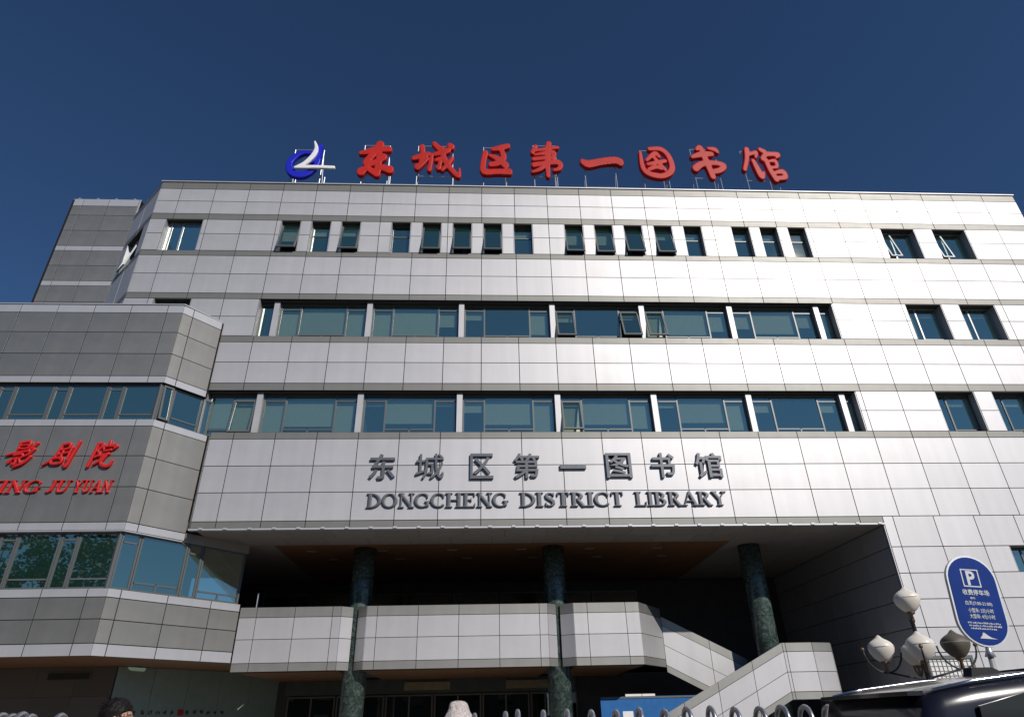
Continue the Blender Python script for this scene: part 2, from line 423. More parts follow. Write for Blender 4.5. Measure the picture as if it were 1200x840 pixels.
def arc(cx, cy, rx, ry, a0, a1, thin, thick, n=14):
    o = []
    for k in range(n+1):
        a = R(a0+(a1-a0)*k/n); t = abs(math.cos(a))**1.5
        o.append((cx+rx*math.cos(a), cy+ry*math.sin(a), thin+(thick-thin)*t))
    return o
TK, TN = .095, .035
def stem(x, y0=.035, y1=.965, r=TK, serif=.17):
    o = [[(x, y0+r*.6, r), (x, y1-r*.6, r)]]
    for y in (y0, y1): o.append([(x-serif, y, TN), (x+serif, y, TN)])
    return o
SERIF = {
 'D': (.86, stem(.2) + [arc(.2, .5, .56, .46, -90, 90, .035, .095)]),
 'O': (.92, [arc(.46, .5, .36, .45, 0, 360, .035, .095, 28)]),
 'N': (.95, stem(.2, r=.04, serif=.13) + stem(.78, r=.04, serif=.13) + [[(.2, .93, .09), (.78, .08, .09)]]),
 'G': (.92, [arc(.48, .5, .38, .45, 50, 320, .035, .095, 22), [(.76, .33, .08), (.76, .14, .08)], [(.62, .40, TN), (.9, .40, TN)], [(.74, .84, .03), (.74, .68, .03)]]),
 'C': (.86, [arc(.48, .5, .38, .45, 48, 312, .035, .095, 22), [(.74, .88, .04), (.74, .68, .03)]]),
 'H': (.98, stem(.2) + stem(.78) + [[(.2, .5, TN), (.78, .5, TN)]]),
 'E': (.78, stem(.2) + [[(.2, .965, TN), (.68, .965, TN), (.69, .78, .03)], [(.2, .51, TN), (.5, .51, TN)], [(.5, .6, .03), (.5, .42, .03)], [(.2, .035, TN), (.7, .035, TN), (.72, .24, .03)]]),
 'I': (.42, stem(.21)),
 'S': (.66, [[(.53, .82, .04), (.42, .93, .04), (.27, .92, .05), (.16, .8, .075), (.2, .64, .09), (.35, .52, .1), (.5, .4, .095), (.54, .22, .075), (.44, .08, .05), (.28, .05, .04), (.14, .16, .04)], [(.54, .95, .03), (.54, .75, .03)], [(.13, .05, .03), (.13, .26, .03)]]),
 'T': (.78, stem(.39) + [[(.1, .76, .03), (.11, .965, TN), (.67, .965, TN), (.68, .76, .03)]]),
 'R': (.86, stem(.2) + [arc(.24, .74, .36, .225, -90, 90, .035, .09), [(.4, .5, .08), (.68, .06, .09)], [(.66, .035, TN), (.84, .035, TN)]]),
 'L': (.72, stem(.2) + [[(.2, .035, TN), (.64, .035, TN), (.66, .28, .03)]]),
 'B': (.8, stem(.2) + [arc(.24, .735, .32, .225, -90, 90, .035, .085), arc(.24, .275, .38, .24, -90, 90, .035, .095)]),
 'A': (.92, [[(.12, .05, .035), (.45, .96, .04)], [(.47, .95, .08), (.78, .06, .09)], [(.24, .33, .03), (.62, .33, .03)], [(.02, .035, TN), (.26, .035, TN)], [(.62, .035, TN), (.92, .035, TN)]]),
 'Y': (.88, [[(.14, .93, .08), (.44, .45, .085)], [(.74, .93, .035), (.44, .45, .04)], [(.44, .46, .09), (.44, .06, .09)], [(.28, .035, TN), (.6, .035, TN)], [(.02, .965, TN), (.3, .965, TN)], [(.6, .965, TN), (.86, .965, TN)]]),
 'J': (.6, [[(.38, .9, .09), (.38, .2, .09), (.28, .06, .06), (.14, .1, .06)], [(.2, .965, TN), (.56, .965, TN)]]),
 'U': (.92, [[(.2, .93, .09), (.2, .32, .09), (.3, .08, .06), (.48, .05, .045), (.66, .12, .045), (.72, .32, .04), (.72, .93, .04)], [(.04, .965, TN), (.36, .965, TN)], [(.58, .965, TN), (.86, .965, TN)]]),
}
def word(parent, text, x0, x1, z0, h_, y, material, depth, slant=0., bold=0., space=.55, n=34):
    adv = [space if ch == ' ' else SERIF[ch][0] for ch in text]; tot = sum(adv); sc = (x1-x0)/tot; x = x0
    for ch, a in zip(text, adv):
        if ch != ' ':
            st = [[(px+slant*py, py, pr+bold) for px, py, pr in s] for s in SERIF[ch][1]]
            P = [p for s in st for p in s]
            bb = (min(p[0]-p[2] for p in P), max(p[0]+p[2] for p in P), 0, 1)
            k = ('L', ch, material.name, round(sc, 4), round(h_, 3))
            if k not in CACHE: CACHE[k] = glyph_mesh('letter', st, (bb[1]-bb[0])*sc, h_, depth, material, n, .03, bb)
            put('letter', CACHE[k], parent, (x+bb[0]*sc, y, z0))
        x += a*sc

# ================================================================== SETTING
def struct(name, b, material, loc=(0, 0, 0)):
    return tag(b.build(name, material, None, False, loc), kind='structure')
struct('ground', MB().box(-900, 900, -900, 900, -.5, 0), ASPH)
fc = struct('forecourt', MB().box(-60, 60, -14.2, 30, -.3, .10), PAVE)
kb = struct('kerb', MB().box(-60, 60, -14.36, -14.205, -.3, .13), LAWNK)
pv = struct('pavement', MB().box(-60, 60, -34, -27, -.3, .12), PAVE)
for k in range(20):
    tag(MB().box(-50+k*6, -47+k*6, -20.9, -20.75, 0, .004).build('lane_dash', WHITE, bpy.data.objects['ground']))

# ================================================================== LIBRARY (main block)
XL, XR = -.87, 36.5
Z = dict(roof=21.79, A=21.42, a=20.75, Bt=20.07, Bb=19.77, b=19.03, Ct=18.18, Cb=17.92, c=17.04, Dt=16.13, Db=15.87, d=15.08,
         Et=14.23, Eb=13.96, e=13.12, Ft=12.27, Fb=11.98, f=11.2, Gt=10.39, Gb=10.14, g1=9.18, g2=8.27, It=7.33, Ib=7.11)
lib = thing('library_building', 'silver panelled five-storey library with red rooftop characters and open entrance recess', 'building', (12, 0, .1))
LB = (12, 0, .1)
front = Face(0, 0, 0, lib, LB)
grid = [1.4*n for n in range(0, 27)]
def row(face, u0, u1, z0, z1, material, holes=(), name='cladding_panel', joints=grid, **k):
    for a, b in complement(u0, u1, holes):
        for p, q in splits(a, b, joints): face.piece(name, p, q, z0, z1, material, **k)
top_w = [4.38, 5.61, 6.82, 8.88, 10.14, 11.40, 12.66, 13.92, 16.05, 17.31, 18.56, 19.84, 21.11, 23.18, 24.40, 25.63]
TW = [(x, x+.80) for x in top_w]
T_BIG = [(-.25, 1.24), (29.72, 31.22), (32.0, 33.5)]
W4 = [(4.14, 26.55), (29.55, 31.05), (31.77, 33.27)]
W3 = [(2.95, 26.40), (29.42, 30.92), (31.61, 33.11)]
WLOW = [(30.0, 31.5)]
row(front, XL, XR, Z['A'], Z['roof'], STRIP, name='trim_strip')
row(front, XL, XR, Z['a'], Z['A'], ALU); row(front, XL, XR, Z['Bt'], Z['a'], ALU)
row(front, XL, XR, Z['Bb'], Z['Bt'], STRIP, name='trim_strip')
row(front, XL, XR, Z['b'], Z['Bb'], ALU, TW+T_BIG); row(front, XL, XR, Z['Ct'], Z['b'], ALU, TW+T_BIG)
row(front, XL, XR, Z['Cb'], Z['Ct'], STRIP, name='trim_strip')
row(front, XL, XR, Z['c'], Z['Cb'], ALU); row(front, XL, XR, Z['Dt'], Z['c'], ALU)
row(front, XL, XR, Z['Db'], Z['Dt'], STRIP, name='trim_strip')
LW4 = [(.2, 1.6)]
row(front, XL, XR, Z['d'], Z['Db'], ALU, W4+LW4); row(front, .9, XR, Z['Et'], Z['d'], ALU, W4+[(.2, 1.6)])
X2 = 2.75
row(front, X2-.3, XR, Z['Eb'], Z['Et'], STRIP, name='trim_strip')
row(front, X2-.3, XR, Z['e'], Z['Eb'], ALU); row(front, X2-.3, XR, Z['Ft'], Z['e'], ALU)
row(front, X2-.3, XR, Z['Fb'], Z['Ft'], STRIP, name='trim_strip')
row(front, 26.4, XR, Z['f'], Z['Fb'], ALU, W3[1:]); row(front, 26.4, XR, Z['Gt'], Z['f'], ALU, W3[1:])
X3 = 3.42
row(front, X3, XR, Z['Gb'], Z['Gt'], STRIP, name='trim_strip')
for a, b in (('g1', 'Gb'), ('g2', 'g1'), ('It', 'g2')): row(front, X3, XR, Z[a], Z[b], ALU)
row(front, X3, 26.0, Z['Ib'], Z['It'], STRIP, name='trim_strip')
# right lower wall, down to the ground
XW = 26.0
lows = [7.33, 6.32, 5.49, 4.70, 3.87, 3.16, 2.35, 1.55, .78, .1]
for hi, lo in zip(lows[:-1], lows[1:]):
    row(front, XW, XR, lo, hi, ALU, WLOW if 5.4 < lo < 6.2 or lo == 4.70 and False else (), joints=[g-.25 for g in grid])
# coping and drip edge
cop = front.solid('coping', [(XL-.03, XR+.03, -.045, .5, Z['roof']+.004, Z['roof']+.05)], LIGHT)
b = MB(); b.box(X3-.02, XW, -.05, .12, 7.045, 7.10)
for k in range(30):
    u = X3+.3+k*.76
    if u < XW-.2: b.box(u, u+.12, -.075, -.052, 7.06, 7.115)
b.build('drip_edge', LIGHT, lib, False, (-12, 0, -.1))
# wall backing, with openings for the windows
def backing(boxes, material=JOINT): return front.solid('wall', boxes, material)
t0, t1 = .005, .31
bk = [(XL, XR, t0, t1, Z['Bb']+.005, Z['roof']), (XL, XR, t0, t1, Z['Db']+.005, Z['Ct']-.005), (X2-.3, XR, t0, t1, Z['Fb']+.005, Z['Et']-.005),
      (X3, XR, t0, t1, 7.11, Z['Gt']-.005)]
for zz0, zz1, hs, u0 in ((Z['Ct'], Z['Bb'], TW+T_BIG, XL), (Z['Et'], Z['Db'], W4+LW4, XL), (Z['Gt'], Z['Fb'], W3, 26.3)):
    for a, c in complement(u0, XR, hs):
        if c > a: bk.append((a+.003, c-.003, t0, t1, zz0-.004, zz1+.004))
backing(bk)
front.solid('wall', [(XW, 30.0, t0, t1, -.1, 7.10), (31.5, XR, t0, t1, -.1, 7.10), (30.001, 31.499, t0, t1, -.1, 5.49), (30.001, 31.499, t0, t1, 6.32, 7.10)], JOINT)
# interior shell: slabs, rear and side walls
sl = []
for zc in (21.6, 17.95, 14.05, 10.1, 7.28): sl.append((XL+2.3, XR-.06, .33, 13.9, zc-.12, zc+.12))
front.solid('floor_slab', sl, ROOM)
front.solid('rear_wall', [(XL+2.3, XR, 14, 14.3, 0, 21.7)], ROOM)
front.solid('room_partition', [(u, u+.15, .9, 13.9, z0_+.13, z1_-.13) for u in (4.2, 8.3, 11.8, 15.3, 18.9, 22.4, 26.8, 31.4) for z0_, z1_ in ((17.95, 21.6), (14.05, 17.95), (10.1, 14.05))], ROOM)
front.solid('room_wall', [(4, 36, 5.5, 5.6, z0_+.13, z1_-.13) for z0_, z1_ in ((17.95, 21.6), (14.05, 17.95), (10.1, 14.05))], ROOM)
side = Face(XR, 0, math.pi/2, lib, LB)
side.solid('wall', [(0.31, 14.3, .003, .3, -.1, 21.7)], JOINT)
for hi, lo in zip([21.79, 20.07, 18.0, 16.0, 14.1, 12.1, 10.2, 8.2, 6.3, 4.2, 2.2], [20.07, 18.0, 16.0, 14.1, 12.1, 10.2, 8.2, 6.3, 4.2, 2.2, .1]):
    for k in range(5): side.piece('cladding_panel', k*2.86, (k+1)*2.86, lo, hi, ALU)
# left chamfer at the roof
chf = Face(-2.95, 2.08, -math.pi/4, lib, LB); CL = 2.94
cw = (.55, 2.25)
for z0_, z1_, mm, nm, hl in ((Z['A'], Z['roof'], STRIP, 'trim_strip', []), (Z['Bt'], Z['A'], ALU, 'cladding_panel', []), (Z['Bb'], Z['Bt'], STRIP, 'trim_strip', []),
                     (Z['Ct'], Z['Bb'], ALU, 'cladding_panel', [cw]), (Z['Cb'], Z['Ct'], STRIP, 'trim_strip', []), (Z['Dt'], Z['Cb'], ALU, 'cladding_panel', []), (Z['Db'], Z['Dt'], STRIP, 'trim_strip', []), (13.2, Z['Db'], ALU, 'cladding_panel', [])):
    row(chf, 0, CL, z0_, z1_, mm, hl, nm, [1.45])
chf.solid('wall', [(0, CL-.2, t0, .25, 13, Z['Ct']), (0, CL-.2, t0, .25, Z['Bb'], 21.7), (0, cw[0], t0, .25, Z['Ct'], Z['Bb']), (cw[1], CL-.2, t0, .25, Z['Ct'], Z['Bb'])], JOINT)
window(chf, cw[0], cw[1], Z['Ct']+.02, Z['Bb']-.02, .24, [(0, .5, 0, 1), (.5, 1, 0, 1)], open_=(0,), frame=FRAMEL, open_angle=13)
front.solid('wall', [(-3.0, -2.7, 2.2, 14, 0, 21.7)], JOINT)

# ---- windows
zt0, zt1 = Z['Ct']+.004, Z['Bb']-.004
opens = {0, 2, 4, 5, 6, 8, 9, 10, 11}
for i, (a, b_) in enumerate(TW):
    window(front, a, b_, zt0, zt1, .24, [(0, 1, 0, 1)] if i in opens else [(0, 1, 0, .62), (0, 1, .62, 1)], open_=(0,) if i in opens else (), open_angle=15,
           blinds=[random.choice((0, 0, .3, .5))] if i in opens else [0, random.choice((0, .9))])
SL = [(0, .36, 0, 1), (.36, 1, 0, .1), (.36, 1, .1, 1)]
window(front, -.25, 1.24, zt0, zt1, .24, [(0, .12, 0, 1), (.12, .42, 0, 1), (.42, 1, 0, .1), (.42, 1, .1, 1)], frame=FRAMEL)
for a, b_ in T_BIG[1:]: window(front, a, b_, zt0, zt1, .30, SL, blinds=[0, 0, .15], open_=(0,), open_angle=12, frame=FRAMEL)
for a, b_ in W4[1:]: window(front, a, b_, Z['Et']+.004, Z['Db']-.004, .30, SL, blinds=[1, 0, .25], frame=FRAMEL)
for a, b_ in W3[1:]: window(front, a, b_, Z['Gt']+.004, Z['Fb']-.004, .30, SL, blinds=[0, 0, .3], frame=FRAME)
for a, b_ in LW4: window(front, a, b_, Z['Et']+.004, Z['Db']-.004, .24, SL)
for a, b_ in WLOW: window(front, a, b_, 5.49, 6.30, .26, SL)
piers = [4.79+3.522*k for k in range(7)]
BAY = [(0, .235, 0, .84), (0, .235, .84, 1), (.235, .765, 0, .14), (.235, .5, 0, .14), (.235, .765, .14, 1), (.765, 1, 0, .84), (.765, 1, .84, 1)]
BAY = [(0, .235, 0, .84), (0, .235, .84, 1), (.235, .5, 0, .14), (.5, .765, 0, .14), (.235, .765, .14, 1), (.765, 1, 0, .84), (.765, 1, .84, 1)]
def bays(u0, u1, z0, z1, bl, opened, first_blind):
    front.solid('jamb', [(u0+.002, u0+.024, .012, .345, z0, z1-.03)], LIGHT); front.solid('jamb', [(u1-.024, u1-.002, .012, .345, z0, z1-.03)], LIGHT)
    front.solid('head', [(u0+.03, u1-.03, .06, .345, z1-.028, z1-.003)], SHADEHD)
    for p in piers:
        if u0 < p < u1: front.piece('pier', p-.105, p+.105, z0, z1-.03, ALU, d=.14, t=.3, gap=.002)
    window(front, u0+.026, piers[0]-.107, z0+.004, z1-.03, .30, [(0, 1, 0, 1)] if first_blind is None else [(0, .52, 0, .14), (0, .52, .14, 1), (.52, 1, 0, .86), (.52, 1, .86, 1)],
           jambs=False, blinds=[.0] if first_blind is None else [0, .95, .9, 0], open_=() if first_blind is None else (2,), open_angle=9)
    for i in range(6):
        l, m_, r = bl[i]
        window(front, piers[i]+.107, piers[i+1]-.107, z0+.004, z1-.03, .30, BAY, jambs=False, blinds=[l, l*.8, m_ > .95, m_ > .95, m_, r, r*.8],
               open_=opened.get(i, ()), open_angle=17)
    window(front, piers[6]+.107, u1-.026, z0+.004, z1-.03, .30, [(0, 1, 0, .84), (0, 1, .84, 1)], jambs=False, blinds=[.6, 0])
bays(4.14, 26.55, Z['Et'], Z['Db'], [(.85, .95, .9), (.9, .97, .5), (.25, .12, .75), (.3, .1, .2), (.8, .9, .6), (.5, .85, .45)], {3: (0, 5), 4: (0,)}, None)
bays(2.95, 26.40, Z['Gt'], Z['Fb'], [(.95, .9, .95), (.1, .82, .1), (.3, .85, .92), (.95, .85, .8), (.15, .8, .85), (.3, .08, .3)], {3: (0,)}, 1)

# ---- fascia's left return, soffits and recess
ret = Face(3.19, .36, math.atan2(-.36, .23), lib, LB)
for a, b_ in (('It', 'g2'), ('g2', 'g1'), ('g1', 'Gb')): ret.piece('cladding_panel', 0, .425, Z[a], Z[b_], ALU)
ret.piece('trim_strip', 0, .425, Z['Gb'], Z['Gt'], STRIP); ret.piece('trim_strip', 0, .425, Z['Ib'], Z['It'], STRIP)
MB().prism([(3.22, .37), (3.43, .03), (3.6, .03), (3.6, .9), (3.3, .9)], 7.08, Z['Gt']-.02).build('wall', JOINT, lib, False, (-12, 0, -.1))
MB().prism([(2.3, .33), (5.2, .33), (5.2, .9), (2.3, .9)], Z['Gt']-.4, Z['Gt']-.03).build('wall', JOINT, lib, False, (-12, 0, -.1))
n_s = 0
for k in range(17):                                     # grey soffit, front border
    for (y0, y1) in ((.14, 1.1), (1.11, 2.08)):
        x0 = 3.6+k*1.4 if y0 < 1 else 3.2+k*1.4; x1 = min(x0+1.39, 25.98)
        MB().box(x0, x1, y0, y1, 7.055, 7.09).build('soffit_panel', SOFG, lib, False, (-12, 0, -.1))
for k in range(13):                                     # brown soffit
    for j in range(4):
        MB().box(5.5+k*1.23, 5.5+k*1.23+1.222, 2.09+j*1.75, 2.09+j*1.75+1.742, 7.06+.003*((k+j) % 2), 7.10).build('soffit_board', SOFO, lib, False, (-12, 0, -.1))
for k in range(3):
    for j in range(4): MB().box(21.5+k*1.5, 21.5+k*1.5+1.49, 2.09+j*1.75, 2.09+j*1.75+1.74, 7.055, 7.09).build('soffit_panel', SOFG, lib, False, (-12, 0, -.1))
MB().prism([(3.3, 2.09), (5.49, 2.09), (5.49, 9.1), (2.2, 9.1)], 7.055, 7.09).build('soffit_panel', SOFG, lib, False, (-12, 0, -.1))
for k in range(6):
    for j, y in enumerate((2.95, 4.3)):
        MB().box(6.4+k*2.5+j*.5, 6.75+k*2.5+j*.5, y, y+.09, 7.035, 7.055).build('soffit_light', mat('dull_lens', (.35, .33, .3), .5), lib, False, (-12, 0, -.1))
# recess walls
rw = Face(XW, .045, math.pi/2, lib, LB)
for hi, lo in zip(lows[:-1], lows[1:]):
    pass
front.solid('corner_trim', [(XW-.03, XW+.03, .012, .09, .05, 7.04)], LIGHT)
lw = Face(XW-.045, 9.2, -math.pi/2, lib, LB)                 # faces left, into the recess
for hi, lo in zip([7.04]+lows[1:-1], lows[1:]):
    for k in range(6): lw.piece('cladding_panel', k*1.515, (k+1)*1.515, lo, hi, ALU, d=.0)
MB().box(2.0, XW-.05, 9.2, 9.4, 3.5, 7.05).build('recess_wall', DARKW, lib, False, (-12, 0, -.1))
rec = Face(0, 9.12, 0, lib, LB)
for k in range(8):
    u = 3.2+k*2.05
    window(rec, u, u+2.0, 4.0, 6.6, .0, [(0, .5, 0, .7), (.5, 1, 0, .7), (0, 1, .7, 1)], jambs=False, glass=GLASSD, frame=FRAME)
# ground-floor shopfront
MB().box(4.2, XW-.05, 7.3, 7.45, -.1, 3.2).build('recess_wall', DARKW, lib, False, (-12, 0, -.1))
gf = Face(0, 7.2, 0, lib, LB)
gf.solid('transom_band', [(5.2, 16.3, -.06, .05, 2.62, 3.12)], mat('transom_green', (.06, .07, .062), .35, 0, 0, (2, .3)))
for k in range(6):
    window(gf, 5.3+k*1.85, 5.3+k*1.85+1.8, .12, 2.58, 0, [(0, .5, 0, 1), (.5, 1, 0, 1)], jambs=False, glass=GLASSD, frame=mat('bronze_frame', (.16, .13, .10), .4, .5))
for u in (9.7, 13.6):
    gf.solid('lintel_sign', [(u, u+1.75, -.14, -.065, 2.72, 3.0)], mat('tan_board', (.28, .22, .13), .6, 0, 0, (5, .2)))
# columns
for i, x in enumerate((8.50, 15.21, 22.4)):
    c = MB().lathe([(.385, -.02), (.385, 5.6), (.385, 7.05)], 32).build('column', MARBLE, lib, True, (x-12, 2.78, 0))
    for zz in (1.2, 2.3, 3.4, 4.5, 5.6):
        MB().lathe([(.387, zz), (.387, zz+.012)], 32).build('joint', JOINT, c)

# ---- rooftop edge bolts
for k in range(26): MB().box(XL+.4+k*1.42, XL+.46+k*1.42, .02, .1, Z['roof']+.05, Z['roof']+.10).build('coping_bolt', STEEL, lib, False, (-12, 0, -.1))

# the 300 largest-looking cladding panels stay single parts, the rest become one part
pan = [o for o in lib.children if o.name.split('.')[0] == 'cladding_panel']
def seen(o):
    p = Vector(o.location) + Vector(LB) - CAM; d = p.dot(fw)
    if d < 1: return 0
    u, v = p.dot(rt)/d*F_PX, p.dot(up)/d*F_PX
    if abs(u) > 640 or abs(v) > 450: return 0
    co = [vv.co for vv in o.data.vertices]; A = (max(c.x for c in co)-min(c.x for c in co))*(max(c.z for c in co)-min(c.z for c in co))
    nr = Vector((math.sin(o.rotation_euler.z), -math.cos(o.rotation_euler.z), 0))
    return A*max(0., -nr.dot(p.normalized()))/p.length_squared
pan.sort(key=seen, reverse=True)
vv_, ff_ = [], []
for o in pan[300:]:
    M = Matrix.Translation(o.location) @ o.rotation_euler.to_matrix().to_4x4(); k0 = len(vv_)
    vv_ += [tuple(M @ v.co) for v in o.data.vertices]; ff_ += [tuple(k0+i for i in p.vertices) for p in o.data.polygons]
    bpy.data.objects.remove(o)
rest = MB(); rest.v, rest.f = vv_, ff_
tag(rest.build('cladding_panel', ALU, lib), kind='stuff')

# ================================================================== ENTRANCE BALCONY
bal = thing('entrance_balcony', 'silver panelled balcony parapet crossing the dark entrance recess between green columns', 'balcony', (12, 3, 3.18)); BB = (12, 3, 3.18)
PZ = [5.04, 4.72, 4.06, 3.37, 3.12]
def parapet(x, y, phi, L, joints, zs=PZ, parent=bal, base=BB, core=True):
    fc_ = Face(x, y, phi, parent, base)
    for k, (hi, lo) in enumerate(zip(zs[:-1], zs[1:])):
        for a, b_ in splits(0, L, joints, .08): fc_.piece('trim_strip' if k in (0, 3) else 'parapet_panel', a, b_, lo, hi, GREY2 if k in (0, 3) else ALU, gap=.008)
    if core: fc_.solid('parapet_core', [(.012, L-.012, .003, .22, zs[-1]+.01, zs[0]-.012)], JOINT)
PY = 2.0
def facet(xa, ya, xb, yb, **k):
    parapet(xa, ya, math.atan2(yb-ya, xb-xa), math.hypot(xb-xa, yb-ya), [], **k)
parapet(4.75, PY, 0, 3.28, [.55, 1.78, 3.0])
facet(8.03, PY, 8.38, PY+.28); facet(8.53, PY+.30, 8.86, PY)
parapet(8.86, PY, 0, 5.98, [.35, 1.69, 3.03, 4.37, 5.70])
facet(14.84, PY, 15.15, PY+.28); facet(15.28, PY+.30, 15.70, PY)
parapet(15.70, PY, 0, 2.22, [.47, 1.76])
parapet(17.92, PY, math.atan2(1.65, 1.14), 2.0, [.55])
MB().box(4.9, 8.1, 2.24, 7.3, 3.19, 3.42).build('deck', ROOM, bal, False, (-12, -3, -3.18))
MB().box(8.1, 18.2, 3.3, 7.3, 3.19, 3.42).build('deck', ROOM, bal, False, (-12, -3, -3.18))
MB().box(9.0, 14.75, 2.24, 3.29, 3.19, 3.42).build('deck', ROOM, bal, False, (-12, -3, -3.18))
MB().box(15.75, 17.9, 2.24, 3.29, 3.19, 3.42).build('deck', ROOM, bal, False, (-12, -3, -3.18))
for (x0, x1) in ((4.95, 8.1), (8.85, 14.85), (15.65, 17.9)):
    n_ = max(1, int((x1-x0)/1.2))
    for k in range(n_):
        a = x0+(x1-x0)*k/n_
        for j in range(3): MB().box(a, a+(x1-x0)/n_-.008, 2.23+j*1.62, 2.23+j*1.62+1.61, 3.10, 3.187).build('soffit_board', SOFO, bal, False, (-12, -3, -3.18))
MB().box(5.22, 5.25, 2.05, 2.08, 5.04, 5.5).build('antenna_rod', STEEL, bal, False, (-12, -3, -3.18))

# ================================================================== STAIRCASE
st = thing('staircase', 'two-flight outdoor stair with sloping silver panelled parapets beside the right column', 'staircase', (21, 3, .1)); SB = (21, 3, .1)
def flight(y, us, ztop, sl_, zs, joints, phi=0., start=None, end_top=None):
    """sloping parapet: offsets zs below the top line"""
    f_ = Face(0, y, 0, st, SB)
    line = lambda u: ztop + sl_*(u-us[0])
    for k, (o0, o1) in enumerate(zip(zs[:-1], zs[1:])):
        for a, b_ in splits(us[0], us[1], joints, .05):
            g = .008; a, b_ = a+g, b_-g
            f_.slab('trim_strip' if k in (0, 3) else 'parapet_panel', [(a, line(a)-o1+g), (b_, line(b_)-o1+g), (b_, line(b_)-o0-g), (a, line(a)-o0-g)], GREY2 if k in (0, 3) else ALU)
    f_.slab('parapet_core', [(us[0]+.02, line(us[0])-zs[-1]+.03), (us[1]-.02, line(us[1])-zs[-1]+.03), (us[1]-.02, line(us[1])-zs[0]-.03), (us[0]+.02, line(us[0])-zs[0]-.03)], JOINT, .003, .2)
OFF = [0, .30, .94, 1.58, 1.80]
flight(3.65, (19.06, 21.95), 4.78, -.50, OFF, [20.68])
OFF2 = [0, .27, .86, 1.42, 1.64]
flight(1.5, (15.6, 22.35), .43, .478, OFF2, [16.5, 17.7, 18.9, 20.05, 21.25])
pz = [3.65, 3.38, 2.79, 2.23, 2.01]
parapet(22.35, 1.5, 0, .98, [.10], pz, st, SB); 
def facet2(xa, ya, xb, yb): parapet(xa, ya, math.atan2(yb-ya, xb-xa), math.hypot(xb-xa, yb-ya), [], pz, st, SB)
facet2(23.33, 1.5, 24.05, 1.72); facet2(24.05, 1.72, 24.42, 2.4); facet2(24.42, 2.4, 24.45, 4.6)
MB().box(22.4, 24.1, 1.75, 4.7, 2.05, 2.2).build('landing', ROOM, st, False, (-21, -3, -.1))
for k in range(10):
    MB().box(19.3+k*.3, 19.62+k*.3, 3.9, 5.4, 3.3-k*.125, 3.4-k*.125).build('step', LAWNK, st, False, (-21, -3, -.1))
for k in range(12):
    MB().box(16.0+k*.5, 16.55+k*.5, 1.75, 3.0, .1+k*.155, .24+k*.155).build('step', LAWNK, st, False, (-21, -3, -.1))

# ================================================================== CINEMA WING
cin = thing('cinema_wing', 'grey panelled cinema wing with light trim bands and red lettering on left', 'building', (-2, 3, .1)); CB = (-2, 3, .1)
YC = -1.2; CXC = 2.05; PH = R(50)
cf = Face(0, YC, 0, cin, CB); cc = Face(CXC, YC, PH, cin, CB)
CJ = [1.5-1.255*k for k in range(-1, 12)]
CX0 = -9.5
CR = [(14.75, 14.42, LIGHT), (14.42, 13.62, GREY), (13.62, 12.77, GREY), (12.77, 11.92, GREY), (11.92, 11.67, LIGHT),
      (10.35, 10.11, LIGHT), (10.11, 9.10, GREY), (9.10, 8.10, GREY), (8.10, 7.02, GREY), (7.02, 6.78, LIGHT),
      (5.14, 4.90, LIGHT), (4.90, 4.32, GREY), (4.32, 3.70, GREY), (3.70, 3.38, LIGHT)]
for hi, lo, mm in CR:
    nm = 'trim_strip' if mm is LIGHT else 'cladding_panel'
    row(cf, CX0, CXC, lo, hi, mm, (), nm, CJ[::-1])
    L = 1.48 if lo > 11 else (1.85 if lo > 6 else 4.17)
    row(cc, 0, L, lo, hi, mm, (), nm, [.38, 1.75, 3.15])
cf.solid('wall', [(CX0, CXC-.02, .003, .3, 11.69, 14.7), (CX0, CXC-.02, .003, .3, 6.8, 10.33), (CX0, CXC-.02, .003, .3, 3.4, 5.12)], JOINT)
cc.solid('wall', [(.02, 1.53, .003, .25, 11.69, 14.7), (.02, 1.83, .003, .25, 6.8, 10.33), (.02, 4.15, .003, .25, 3.4, 5.12)], JOINT)
